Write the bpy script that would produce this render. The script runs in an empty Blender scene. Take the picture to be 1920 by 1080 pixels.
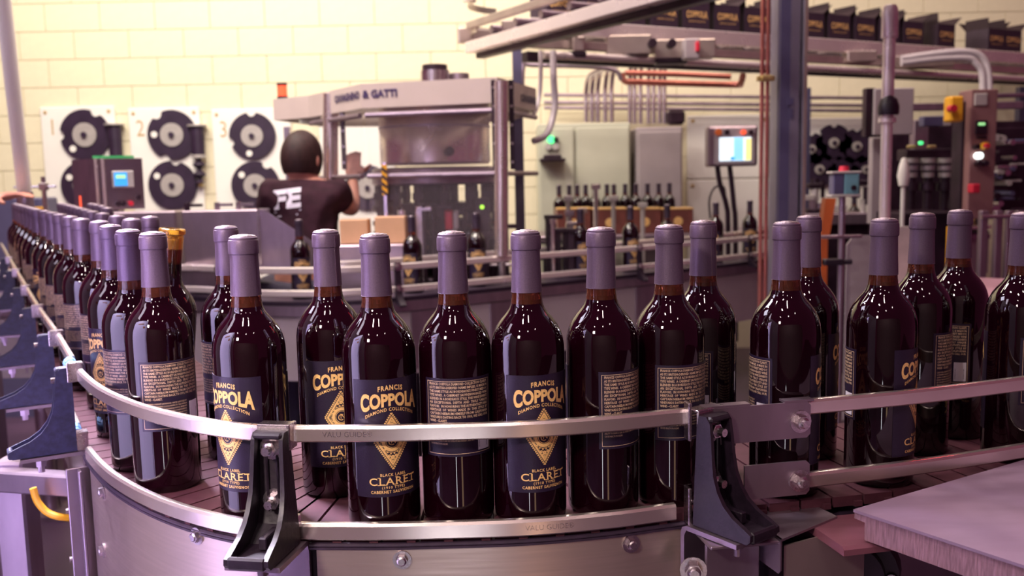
import bpy, bmesh, math, random
from math import sin, cos, pi, radians as RAD, sqrt, atan2, hypot
from mathutils import Vector, Matrix, Euler
random.seed(7)
scene = bpy.context.scene
C = scene.collection
# ------------------------------------------------------------------ camera
F_PX, PITCH, ROLL, ZC = 1725.2, RAD(6.70), RAD(-1.1956), 1.303
def ray(px, py):
    X, Y = px-960, py-540
    cr, sr = cos(ROLL), sin(ROLL)
    x = cr*X+sr*Y; u = sr*X-cr*Y
    return Vector((x, F_PX*cos(PITCH)+u*sin(PITCH), -F_PX*sin(PITCH)+u*cos(PITCH)))
def atY(px, py, Y):
    r = ray(px, py); return r*(Y/r.y)+Vector((0, 0, ZC))
def atZ(px, py, Z):
    r = ray(px, py); return r*((Z-ZC)/r.z)+Vector((0, 0, ZC))
cam = bpy.data.cameras.new('camera'); camo = bpy.data.objects.new('camera', cam); C.objects.link(camo)
fw = ray(960, 540); rt = ray(961, 540)-fw; up = ray(960, 539)-fw
camo.matrix_world = Matrix(((rt.x, up.x, -fw.normalized().x, 0), (rt.y, up.y, -fw.normalized().y, 0), (rt.z, up.z, -fw.normalized().z, ZC), (0, 0, 0, 1)))
cam.sensor_width = 36; cam.lens = F_PX/1920*36; cam.clip_start = .05; cam.clip_end = 60
cam.dof.use_dof = True; cam.dof.focus_distance = .97; cam.dof.aperture_fstop = 7.0
scene.camera = camo
# ------------------------------------------------------------------ world, lights, exposure
w = bpy.data.worlds.new('world'); scene.world = w; w.use_nodes = True
w.node_tree.nodes['Background'].inputs[0].default_value = (.36, .065, .16, 1)
w.node_tree.nodes['Background'].inputs[1].default_value = .34
def area(name, loc, aim, size, power, col, sy=None):
    l = bpy.data.lights.new(name, 'AREA'); l.energy = power; l.color = col
    l.shape = 'RECTANGLE' if sy else 'SQUARE'; l.size = size
    if sy: l.size_y = sy
    o = bpy.data.objects.new(name, l); C.objects.link(o); o.location = loc
    o.rotation_euler = (Vector(aim)-Vector(loc)).to_track_quat('-Z', 'Y').to_euler()
    return o
area('wall_wash_light', (-2.4, 4.5, 4.6), (-1.9, 6.9, 1.9), 2.8, 180, (1, .93, .74), 1.0)
area('wall_wash_light', (1.6, 4.9, 5.0), (1.5, 6.9, 1.6), 1.6, 44, (1, .80, .62), .8)
area('fill_light', (-1.3, 1.9, 2.6), (-.9, .8, 1.1), .8, 60, (.88, .80, 1.0), .6).data.spread = RAD(55)  # added light on the side cabinet, brightens its reflection in the bottles
area('fill_light', (-1.0, -.7, 2.2), (-.45, 1.0, 1.05), .22, 5, (1, .84, .74), .22).data.spread = RAD(50)  # added fill from the camera side to lift the gold print
area('skirt_streak_light', (-.12, -.9, .32), (-.06, .9, .7), .06, 1.1, (.93, .93, 1), .62)  # added low strip that makes the white streak on the skirt
area('skirt_streak_light', (.42, -.7, .32), (.1, .9, .7), .14, .45, (1, .62, .36), .6)  # added low strip for the orange streak on the skirt
area('red_sign_light', (1.3, 2.1, 2.1), (-.2, 1, 1.1), .03, .7, (1, .03, .05), .5)
area('fill_light', (-1.75, .75, 2.5), (-.75, 1.4, 1.1), .35, 5.0, (.90, .78, .96), .7)  # added lavender light from the left, weaker towards the right bottles
area('fill_light', (-2.9, 2.2, 3.4), (-1.9, 2.9, 1.0), 1.2, 30, (.86, .80, 1.0), .8)  # added lavender fill over the left file
area('fill_light', (-.6, -1.6, 3.4), (0, -4, 1.0), 1.4, 50, (1, .84, .78), .5)  # added light on the unseen rear wall, for reflections in the steel
area('machine_light', (-.9, 2.9, 3.8), (-.6, 4.6, 1.3), 1.2, 70, (1, .86, .76), .4)
for x, y, p in [(-1.6, 1.2, 34), (-.35, 2.0, 20), (.75, 2.3, 6), (-1.5, 3.6, 34), (.2, 3.9, 26), (-2.8, 2.8, 30), (1.9, 4.4, 9), (.25, -.3, 5), (-.8, -.4, 22), (.3, 5.4, 20), (3.2, 5.4, 6), (-1.9, -1.8, 8), (.1, -2.2, 8), (1.7, -1.4, 4), (-.1, .8, 6), (.9, 1.2, 2.5)]:
    area('ceiling_lamp_light', (x, y, 4.3), (x, y, 0), .14, p, (1, .85, .80), .34)
vs = scene.view_settings
vs.view_transform = 'Standard'; vs.look = 'None'; vs.exposure = 0; vs.gamma = 1; vs.use_curve_mapping = False
# ------------------------------------------------------------------ materials
MATS = {}
def mat(name, col, rough=.5, metal=0, spec=.5, noise=None, amt=.25, stretch=(1, 1, 1), bump=0, emis=None, es=1, trans=0, alpha=1, coat=0, col2=None):
    if name in MATS: return MATS[name]
    m = bpy.data.materials.new(name); m.use_nodes = True; nt = m.node_tree
    b = nt.nodes['Principled BSDF']; I = b.inputs
    I['Base Color'].default_value = (*col, 1); I['Roughness'].default_value = rough; I['Metallic'].default_value = metal
    I['Specular IOR Level'].default_value = spec; I['Transmission Weight'].default_value = trans
    I['Alpha'].default_value = alpha; I['Coat Weight'].default_value = coat
    if emis: I['Emission Color'].default_value = (*emis, 1); I['Emission Strength'].default_value = es
    if noise:
        tc = nt.nodes.new('ShaderNodeTexCoord'); mp = nt.nodes.new('ShaderNodeMapping'); n = nt.nodes.new('ShaderNodeTexNoise')
        mp.inputs['Scale'].default_value = stretch; n.inputs['Scale'].default_value = noise; n.inputs['Detail'].default_value = 5
        nt.links.new(tc.outputs['Object'], mp.inputs[0]); nt.links.new(mp.outputs[0], n.inputs['Vector'])
        mx = nt.nodes.new('ShaderNodeMix'); mx.data_type = 'RGBA'
        cr = nt.nodes.new('ShaderNodeMapRange'); cr.inputs[1].default_value = .35; cr.inputs[2].default_value = .68
        nt.links.new(n.outputs['Fac'], cr.inputs[0]); nt.links.new(cr.outputs[0], mx.inputs[0])
        mx.inputs[6].default_value = (*(col2 or [c*(1-amt) for c in col]), 1); mx.inputs[7].default_value = (*col, 1)
        nt.links.new(mx.outputs[2], I['Base Color'])
        if metal > .5:
            rr = nt.nodes.new('ShaderNodeMapRange'); rr.inputs[3].default_value = rough*1.25; rr.inputs[4].default_value = rough*.8
            nt.links.new(n.outputs['Fac'], rr.inputs[0]); nt.links.new(rr.outputs[0], I['Roughness'])
        if bump:
            bp = nt.nodes.new('ShaderNodeBump'); bp.inputs['Strength'].default_value = bump; bp.inputs['Distance'].default_value = .002
            nt.links.new(n.outputs['Fac'], bp.inputs['Height']); nt.links.new(bp.outputs[0], I['Normal'])
    MATS[name] = m; return m
M = dict(
 glass=mat('dark_wine_glass', (.006, .0002, .002), .03, 0, .62, coat=.3),
 neck=mat('brown_neck_glass', (.26, .065, .032), .02, 0, .6, trans=.82),
 amber=mat('amber_glass', (1.0, .56, .09), .02, 0, .6, trans=.85),
 capsule=mat('lavender_grey_foil', (.140, .092, .152), .42, .35, .5, noise=700, amt=.16, bump=.12),
 foil=mat('silver_foil', (.62, .52, .60), .3, .85, .5, noise=420, amt=.6, bump=.5),
 label=mat('navy_label_paper', (.018, .009, .032), .38, 0, .5, noise=900, amt=.25, bump=.15),
 gold=mat('gold_print', (1.0, .62, .24), .38, .1, .5, noise=600, amt=.2),
 cream=mat('cream_print', (.72, .50, .34), .4, 0, .5, noise=900, amt=.2),
 steel=mat('brushed_steel', (.56, .47, .53), .24, 1, .5, noise=60, amt=.2, stretch=(1, 1, 9), bump=.04),
 rail=mat('rail_steel', (.90, .78, .74), .25, .9, .5, noise=14, amt=.10),
 skirt=mat('skirt_steel', (.62, .50, .45), .34, .85, .5, noise=40, amt=.10, stretch=(.25, .25, 7), bump=.04),
 chrome=mat('polished_steel', (.84, .76, .80), .24, 1, .5, noise=40, amt=.12),
 zinc=mat('zinc_bolt', (.70, .62, .66), .28, 1, .5, noise=300, amt=.3),
 satin=mat('satin_steel', (.42, .33, .40), .38, .9, .5, noise=18, amt=.25, stretch=(1, 1, .3)),
 blackp=mat('black_moulded_plastic', (.018, .009, .020), .42, 0, .5, noise=160, amt=.4, bump=.2),
 blue_black=mat('worn_blue_black_plastic', (.030, .028, .070), .5, 0, .5, noise=120, amt=.5, bump=.25),
 chain=mat('pink_brown_chain_plastic', (.085, .026, .040), .62, 0, .22, noise=60, amt=.25, bump=.05),
 belt=mat('brown_belt_rubber', (.24, .085, .12), .36, 0, .5, noise=9, amt=.25, stretch=(1, 5, 1)),
 bright=mat('pale_polished_steel', (.88, .78, .76), .28, .55, .5, noise=9, amt=.08),
 wear=mat('dark_wear_strip', (.035, .018, .04), .5, 0, .5, noise=90, amt=.3),
 slab=mat('white_hdpe', (.27, .18, .26), .55, 0, .35, noise=14, amt=.14, stretch=(1, 3, 1), bump=.1),
 slabedge=mat('sawn_hdpe_edge', (.36, .20, .24), .6, 0, .4, noise=90, amt=.4, stretch=(6, 6, .6), bump=.5),
 wall=mat('cream_block_paint', (.84, .77, .56), .7, 0, .3, noise=25, amt=.04, bump=.15),
 joint=mat('block_joint', (.84, .765, .555), .85, 0, .3, noise=40, amt=.1),
 plainwall=mat('lavender_partition', (.46, .42, .56), .6, 0, .3, noise=3, amt=.12),
 rearwall=mat('mauve_rear_wall', (.26, .19, .21), .7, noise=3, amt=.2),
 cabgrey=mat('lavender_grey_enamel', (.60, .53, .80), .45, noise=6, amt=.06),
 orange_sign=mat('rust_sign', (.42, .12, .03), .5, 0, .4, noise=20, amt=.3),
 floor=mat('sealed_concrete', (.085, .045, .085), .35, 0, .5, noise=2.5, amt=.4, bump=.05),
 board=mat('white_board', (.90, .87, .82), .4, 0, .4, noise=6, amt=.04),
 disc=mat('black_format_plastic', (.035, .018, .045), .45, 0, .5, noise=12, amt=.3),
 hub=mat('grey_hub', (.50, .46, .44), .4, .2, .5, noise=30, amt=.12),
 digit=mat('ochre_digit', (.55, .36, .12), .6, noise=50, amt=.2),
 cab=mat('pale_green_grey_enamel', (.50, .50, .40), .42, 0, .45, noise=8, amt=.06),
 cab2=mat('grey_enamel', (.42, .36, .38), .38, .2, .5, noise=8, amt=.08),
 fascia=mat('beige_fascia', (.60, .50, .45), .42, 0, .45, noise=9, amt=.06),
 navy=mat('navy_print', (.06, .035, .12), .5, noise=80, amt=.2),
 beam=mat('blue_grey_paint', (.17, .145, .20), .45, 0, .45, noise=10, amt=.12),
 copper=mat('copper_pipe_metal', (.62, .22, .18), .3, .8, .5, noise=20, amt=.2),
 brass=mat('brass', (.75, .58, .25), .3, .7, .5, noise=60, amt=.3),
 conv=mat('conveyor_frame_metal', (.60, .50, .46), .32, .75, .5, noise=9, amt=.18),
 dark=mat('dark_machine_metal', (.040, .018, .034), .4, .4, .5, noise=12, amt=.5),
 carton=mat('black_carton_board', (.045, .024, .045), .55, 0, .4, noise=30, amt=.2),
 carton_in=mat('carton_inside', (.03, .012, .02), .7, noise=30, amt=.2),
 redcarton=mat('red_brown_carton', (.20, .055, .045), .55, noise=20, amt=.3),
 card=mat('brown_cardboard', (.72, .42, .24), .65, noise=14, amt=.1),
 shirt=mat('burgundy_black_cotton', (.040, .012, .022), .85, 0, .2, noise=25, amt=.4, bump=.4),
 shirt2=mat('plum_cotton', (.12, .05, .10), .85, 0, .2, noise=25, amt=.3),
 trousers=mat('dark_denim', (.03, .02, .05), .8, noise=60, amt=.3),
 skin=mat('skin', (.60, .27, .20), .5, 0, .4, noise=20, amt=.15),
 hair=mat('brown_hair', (.035, .011, .011), .6, 0, .3, noise=90, amt=.5, stretch=(1, 1, .3), bump=.5),
 white=mat('white_print', (.70, .66, .78), .6, noise=50, amt=.1),
 yellow=mat('safety_yellow', (.85, .42, .02), .4, noise=20, amt=.1),
 red=mat('red_plastic', (.62, .02, .05), .35, noise=20, amt=.1),
 orange=mat('orange_plastic', (.75, .17, .04), .45, noise=20, amt=.15),
 green=mat('green_plastic', (.05, .45, .14), .4, noise=20, amt=.1),
 teal=mat('teal_paint', (.16, .36, .40), .4, noise=14, amt=.1),
 bluegrey=mat('slate_paint', (.09, .08, .16), .4, noise=14, amt=.1),
 blueclip=mat('light_blue_plastic', (.16, .33, .62), .4, noise=40, amt=.1),
 redled=mat('red_lamp', (.8, .1, .04), .3, emis=(1, .10, .04), es=1.0),
 greenled=mat('green_lamp', (.1, .8, .3), .3, emis=(.08, 1, .30), es=1.3),
 limeled=mat('lime_lamp', (.4, .9, .1), .3, emis=(.45, 1, .05), es=1.5),
 whiteled=mat('white_lamp', (.9, .9, .9), .3, emis=(.9, 1, .97), es=2.2),
 screen=mat('lit_screen', (.5, .6, .7), .3, emis=(.80, .93, 1), es=1.1),
 screen_blue=mat('lit_blue', (.05, .3, .6), .3, emis=(.03, .32, .85), es=.9),
 screen_cyan=mat('lit_pale_blue', (.3, .6, .9), .3, emis=(.25, .65, 1), es=1),
 screen_yellow=mat('lit_yellow', (.9, .8, .2), .3, emis=(1, .86, .32), es=1),
 lcd=mat('lit_lcd', (.4, .7, .3), .3, emis=(.35, .9, .35), es=.8),
 clear=mat('clear_guard_panel', (.70, .58, .66), .03, 0, .5, trans=.0, alpha=.045),
 hose=mat('white_hose', (.62, .55, .58), .4, noise=30, amt=.1),
 pink=mat('pink_tabletop', (.62, .34, .42), .4, noise=10, amt=.08),
)
# ------------------------------------------------------------------ mesh helpers
class MB:
    def __init__(s): s.v = []; s.f = []; s.m = []
    def add(s, vs, fs, mi=0, X=None):
        o = len(s.v); s.v += [tuple(X @ Vector(p)) if X else tuple(p) for p in vs]
        s.f += [tuple(i+o for i in f) for f in fs]; s.m += [mi]*len(fs); return s
    def box(s, c, d, rz=0, bev=0, mi=0, X=None, rot=None):
        x, y, z = [k/2 for k in d]
        T = Matrix.Translation(c) @ (rot.to_4x4() if rot else Matrix.Rotation(rz, 4, 'Z'))
        if X: T = X @ T
        if not bev:
            vs = [(a*x, b*y, e*z) for e in (-1, 1) for b in (-1, 1) for a in (-1, 1)]
            return s.add(vs, [(0, 2, 3, 1), (4, 5, 7, 6), (0, 1, 5, 4), (2, 6, 7, 3), (0, 4, 6, 2), (1, 3, 7, 5)], mi, T)
        k = min(bev, x*.9, y*.9, z*.9); vs = []
        for e in (-1, 1):
            for a, b in ((-1, -1), (1, -1), (1, 1), (-1, 1)):
                vs += [(a*(x-k), b*(y-k), e*z), (a*x, b*(y-k), e*(z-k)), (a*(x-k), b*y, e*(z-k))]
        I = lambda e, q, t: e*12+q*3+t
        fs = [(I(0, 3, 0), I(0, 2, 0), I(0, 1, 0), I(0, 0, 0)), (I(1, 0, 0), I(1, 1, 0), I(1, 2, 0), I(1, 3, 0))]
        side = [((0, 2), (1, 2)), ((1, 1), (2, 1)), ((2, 2), (3, 2)), ((3, 1), (0, 1))]
        for (q, t), (r, u) in side:
            fs.append((I(0, q, t), I(0, r, u), I(1, r, u), I(1, q, t)))
            fs.append((I(0, q, 0), I(0, r, 0), I(0, r, u), I(0, q, t)))
            fs.append((I(1, r, 0), I(1, q, 0), I(1, q, t), I(1, r, u)))
        for q, (a, b) in enumerate(((1, 2), (2, 1), (1, 2), (2, 1))):
            t0, t1 = (1, 2) if q % 2 == 0 else (2, 1)
            fs.append((I(0, q, t0), I(0, q, t1), I(1, q, t1), I(1, q, t0)))
            fs.append((I(0, q, 0), I(0, q, t1), I(0, q, t0))); fs.append((I(1, q, 0), I(1, q, t0), I(1, q, t1)))
        return s.add(vs, fs, mi, T)
    def cyl(s, a, b, r, n=14, r2=None, mi=0, cap=True):
        a, b = Vector(a), Vector(b); r2 = r if r2 is None else r2
        q = (b-a).to_track_quat('Z', 'Y').to_matrix()
        vs = [a+q @ Vector((r*cos(2*pi*i/n), r*sin(2*pi*i/n), 0)) for i in range(n)]+[b+q @ Vector((r2*cos(2*pi*i/n), r2*sin(2*pi*i/n), 0)) for i in range(n)]
        fs = [(i, (i+1) % n, n+(i+1) % n, n+i) for i in range(n)]
        if cap: fs += [tuple(reversed(range(n))), tuple(range(n, 2*n))]
        return s.add(vs, fs, mi)
    def lathe(s, prof, n=28, c=(0, 0, 0), mi=0, axis=None, mif=None):
        vs = []; fs = []; c = Vector(c); q = axis.to_track_quat('Z', 'Y').to_matrix() if axis else None
        for r, z in prof:
            for i in range(n):
                p = Vector((r*cos(2*pi*i/n), r*sin(2*pi*i/n), z)); vs.append(c+(q @ p if q else p))
        ms = []
        for k in range(len(prof)-1):
            for i in range(n):
                j = (i+1) % n; fs.append((k*n+i, k*n+j, (k+1)*n+j, (k+1)*n+i)); ms.append(mif(k) if mif else mi)
        o = len(s.m); s.add(vs, fs, mi); s.m[o:] = ms
        L = len(prof)-1
        if prof[0][0] > 0: s.f.append(tuple(len(s.v)-len(vs)+i for i in reversed(range(n)))); s.m.append(mi)
        if prof[L][0] > 0: s.f.append(tuple(len(s.v)-len(vs)+L*n+i for i in range(n))); s.m.append(mi)
        return s
    def tube(s, pts, r, n=8, mi=0):
        pts = [Vector(p) for p in pts]; vs = []; fs = []
        up_ = Vector((0, 0, 1))
        for k, p in enumerate(pts):
            t = (pts[min(k+1, len(pts)-1)]-pts[max(k-1, 0)]).normalized()
            a = t.cross(up_); a = a.normalized() if a.length > .05 else t.cross(Vector((0, 1, 0))).normalized()
            b = a.cross(t); up_ = b
            rr = r[k] if isinstance(r, (list, tuple)) else r
            vs += [p+a*rr*cos(2*pi*i/n)+b*rr*sin(2*pi*i/n) for i in range(n)]
        for k in range(len(pts)-1):
            fs += [(k*n+i, k*n+(i+1) % n, (k+1)*n+(i+1) % n, (k+1)*n+i) for i in range(n)]
        fs += [tuple(reversed(range(n))), tuple(range((len(pts)-1)*n, len(pts)*n))]
        return s.add(vs, fs, mi)
    def prism(s, poly, t0, t1, fn, mi=0):
        # poly 2-D (a,b); fn(a,b,t)->point
        n = len(poly); vs = [fn(a, b, t0) for a, b in poly]+[fn(a, b, t1) for a, b in poly]
        return s.add(vs, [(i, (i+1) % n, n+(i+1) % n, n+i) for i in range(n)]+[tuple(reversed(range(n))), tuple(range(n, 2*n))], mi)
    def sweep(s, path, prof, closed=True, mi=0, zf=None):
        # path: list of (x,y) or (x,y,z); prof: (out,z); out = towards the camera side normal
        vs = []; fs = []; n = len(prof)
        for k, p in enumerate(path):
            nx, ny = normal(path, k)
            z0 = p[2] if len(p) > 2 else 0
            vs += [(p[0]+nx*o, p[1]+ny*o, z0+z) for o, z in prof]
        for k in range(len(path)-1):
            fs += [(k*n+i, (k+1)*n+i, (k+1)*n+(i+1) % n, k*n+(i+1) % n) for i in range(n if closed else n-1)]
        if closed: fs += [tuple(range(n)), tuple(reversed(range((len(path)-1)*n, len(path)*n)))]
        return s.add(vs, fs, mi)
def normal(path, k):
    a = path[max(k-1, 0)]; b = path[min(k+1, len(path)-1)]
    tx, ty = b[0]-a[0], b[1]-a[1]; L = hypot(tx, ty) or 1
    return ty/L, -tx/L        # path runs left->right, normal points to the camera side
def mesh(name, mb, mats, smooth=35, keep=False):
    me = bpy.data.meshes.new(name); me.from_pydata([tuple(v) for v in mb.v], [], mb.f)
    for m in (mats if isinstance(mats, (list, tuple)) else [mats]): me.materials.append(M[m] if isinstance(m, str) else m)
    me.polygons.foreach_set('material_index', mb.m)
    if not keep:
        bm = bmesh.new(); bm.from_mesh(me); bmesh.ops.recalc_face_normals(bm, faces=bm.faces); bm.to_mesh(me); bm.free()
    if smooth: me.shade_smooth(); me.set_sharp_from_angle(angle=RAD(smooth))
    return me
def thing(name, label, cat, loc=(0, 0, 0), rz=0, group=None):
    o = bpy.data.objects.new(name, None); C.objects.link(o); o.location = loc; o.rotation_euler = (0, 0, rz); o.empty_display_size = .05
    tag(o, label, cat, group); return o
def tag(o, label=None, cat=None, group=None, kind=None):
    for k, v in (('label', label), ('category', cat), ('group', group), ('kind', kind)):
        if v: o[k] = v
    return o
def part(name, mb, mats, par, smooth=35, W=False, label=None, kind=None):
    if W:
        wl = Vector(par.location)
        if par.parent: wl = wl+par.parent.location
        mb.v = [tuple(Vector(v)-wl) for v in mb.v]
    me = mb if isinstance(mb, bpy.types.Mesh) else mesh(name, mb, mats, smooth)
    o = bpy.data.objects.new(name, me); C.objects.link(o); o.parent = par; tag(o, label, kind=kind); return o
def solo(name, mb, mats, label, cat, group=None, smooth=35, kind=None):
    xs = [v[0] for v in mb.v]; ys = [v[1] for v in mb.v]; zs = [v[2] for v in mb.v]
    c = Vector(((min(xs)+max(xs))/2, (min(ys)+max(ys))/2, min(zs)))
    mb.v = [tuple(Vector(v)-c) for v in mb.v]
    o = bpy.data.objects.new(name, mesh(name, mb, mats, smooth)); C.objects.link(o); o.location = c
    return tag(o, label, cat, group, kind)
def struct(name, mb, mats, smooth=0):
    o = bpy.data.objects.new(name, mesh(name, mb, mats, smooth)); C.objects.link(o); o['kind'] = 'structure'; return o
KIDS = {}
def copy_tree(o, par=None):
    c = o.copy(); C.objects.link(c); c.parent = par
    for ch in list(o.children): copy_tree(ch, c)
    return c
_tx = {}
def text2d(s, size=1, bold=0, sx=1, align='CENTER', space=1.0, res=2):
    key = (s, bold, space, align, res)
    if key not in _tx:
        cu = bpy.data.curves.new('t', 'FONT'); cu.body = s; cu.size = 1; cu.offset = bold; cu.align_x = align
        cu.resolution_u = res; cu.space_character = space; cu.fill_mode = 'FRONT'
        ob = bpy.data.objects.new('t', cu); C.objects.link(ob)
        dg = bpy.context.evaluated_depsgraph_get(); me = bpy.data.meshes.new_from_object(ob.evaluated_get(dg))
        _tx[key] = ([(v.co.x, v.co.y) for v in me.vertices], [tuple(p.vertices) for p in me.polygons])
        bpy.data.objects.remove(ob); bpy.data.curves.remove(cu); bpy.data.meshes.remove(me)
    v, f = _tx[key]; return [(x*size*sx, y*size) for x, y in v], f
def add_text(mb, s, fn, size, bold=0, sx=1, align='CENTER', space=1.0, mi=0, u0=0, v0=0, warp=None, fit=None, res=2):
    v, f = text2d(s, size, bold, sx, align, space, res)
    if fit:
        xs = [p[0] for p in v]; k = fit/(max(xs)-min(xs)); v = [(x*k, y) for x, y in v]
    if warp: v = [warp(x, y) for x, y in v]
    mb.add([fn(x+u0, y+v0) for x, y in v], f, mi)
def catmull(P, n=8):
    P = [Vector(p) for p in P]; out = []
    for i in range(len(P)-1):
        a, b, c, d = P[max(i-1, 0)], P[i], P[i+1], P[min(i+2, len(P)-1)]
        for k in range(n):
            t = k/n; out.append(.5*((2*b)+(c-a)*t+(2*a-5*b+4*c-d)*t*t+(3*b-a-3*c+d)*t**3))
    return out+[P[-1]]
def resample(P, step):
    P = [Vector(p) for p in P]; out = [P[0]]; acc = 0
    for a, b in zip(P, P[1:]):
        L = (b-a).length; d = step-acc
        while d <= L: out.append(a.lerp(b, d/L)); d += step
        acc = (acc+L) % step
    return out
def bolt(mb, c, d, r=.0065, h=.006, washer=True, stud=0):
    d = Vector(d).normalized(); c = Vector(c)
    if washer: mb.cyl(c, c+d*.0016, r*1.55, 16)
    mb.cyl(c+d*.0014, c+d*h, r, 6)
    mb.cyl(c+d*h, c+d*(h+.0012), r*.8, 12, r*.55)
    if stud: mb.cyl(c+d*h, c+d*(h+stud), r*.55, 10)
ZB = .95
# ================================================================== the setting
mb = MB(); mb.box((0, 3, -.05), (14, 14, .1)); struct('floor', mb, 'floor')
YW = 6.9
mb = MB(); mb.box((.3, YW+.10, 2.0), (10.6, .19, 4.0)); wall = struct('wall_front', mb, 'joint')
mb = MB(); mb.box((0, 0, 0), (.396, .02, .196), bev=.0015); bme = mesh('block', mb, 'wall', 0)
mbh = MB(); mbh.box((0, 0, 0), (.19, .02, .190), bev=.004)
for r in range(12):
    z = .945+r*.2
    for c in range(25):
        x = -4.76+c*.4+(.2 if r % 2 else 0)
        o = bpy.data.objects.new('block', bme); C.objects.link(o); o.parent = wall; o.location = (x, YW-.002, z)
for name, z0, z1 in (('trim_1', 3.245, 4.0), ('trim_2', 0, .845)):
    mb = MB(); mb.box((.3, YW-.003, (z0+z1)/2), (10.6, .02, z1-z0)); struct(name, mb, 'wall')
# partition beside the line, left of the camera
mb = MB(); mb.box((-2.75, -.4, 1.5), (.08, 4.2, 3.0)); wl = struct('wall_left', mb, 'plainwall')
mb = MB(); mb.box((-2.70, .35, 1.92), (.02, .42, .22), bev=.005); mb.box((-2.70, -.6, 2.15), (.02, .9, .05))
part('wall_sign', mb, 'orange_sign', wl)

mb = MB(); mb.box((.5, -4.1, 1.6), (8, .1, 3.2)); struct('wall_back', mb, 'rearwall')
t = thing('side_cabinet', 'grey control cabinet with a rust sign, left of the camera, mirrored in the bottles', 'cabinet', (-.95, .75, 0))
mb = MB(); X = Matrix.Translation((-.93, .73, 0)) @ Matrix.Rotation(RAD(161.5), 4, 'Z'); mb.box((0, .10, .80), (.72, .20, 1.56), bev=.006, X=X); part('housing', mb, 'cabgrey', t, 0, W=True)
mb = MB(); mb.box((.0, -.004, .82), (.66, .012, 1.40), bev=.003, X=X); part('door', mb, 'cabgrey', t, 0, W=True)
mb = MB(); mb.box((-.26, -.012, 1.36), (.06, .004, .045), X=X); mb.box((-.10, -.012, 1.45), (.26, .004, .03), X=X); part('sign', mb, 'orange_sign', t, 0, W=True)
# ================================================================== bottle kit
RB = .038
BOT = [(.030, .0), (.0355, .0008), (.0375, .004), (.038, .010), (.038, .176), (.0378, .183), (.0368, .190), (.0348, .197), (.0315, .204), (.0270, .2105), (.0222, .216), (.0185, .221), (.0163, .227), (.0154, .234), (.0150, .241), (.0146, .25)]
def bottle_glass(n, fill=.229):
    mb = MB(); prof = [(r, z) for r, z in BOT]
    mb.lathe(prof, n, mif=lambda k: 1 if prof[k][1] >= .2265 else 0)
    return mesh('glass_bottle', mb, ['glass', 'neck'], 50)
def cyl_fn(R):
    def fn(u, v): a = u/R; return (R*sin(a), -R*cos(a), v)
    return fn
def patch(mb, u0, u1, v0, v1, R, n=24, th=.0003, mi=0):
    f0, f1 = cyl_fn(R), cyl_fn(R-th)
    vs = []; fs = []
    for i in range(n+1):
        u = u0+(u1-u0)*i/n
        p = lambda g, v: (g(u, v)[0]*1, g(u, v)[1], v)
        k = 1/R; a = u/R
        vs += [(R*sin(a), -R*cos(a), v0), (R*sin(a), -R*cos(a), v1), ((R-th)*sin(a), -(R-th)*cos(a), v1), ((R-th)*sin(a), -(R-th)*cos(a), v0)]
    for i in range(n): fs += [(4*i+j, 4*i+4+j, 4*i+4+(j+1) % 4, 4*i+(j+1) % 4) for j in range(4)]
    fs += [(0, 1, 2, 3), (4*n+3, 4*n+2, 4*n+1, 4*n)]
    mb.add(vs, fs, mi)
FW, FZ0, FZ1 = .079, .037, .158        # front label
BW, BZ0, BZ1 = .077, .0745, .1555      # back label
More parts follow.
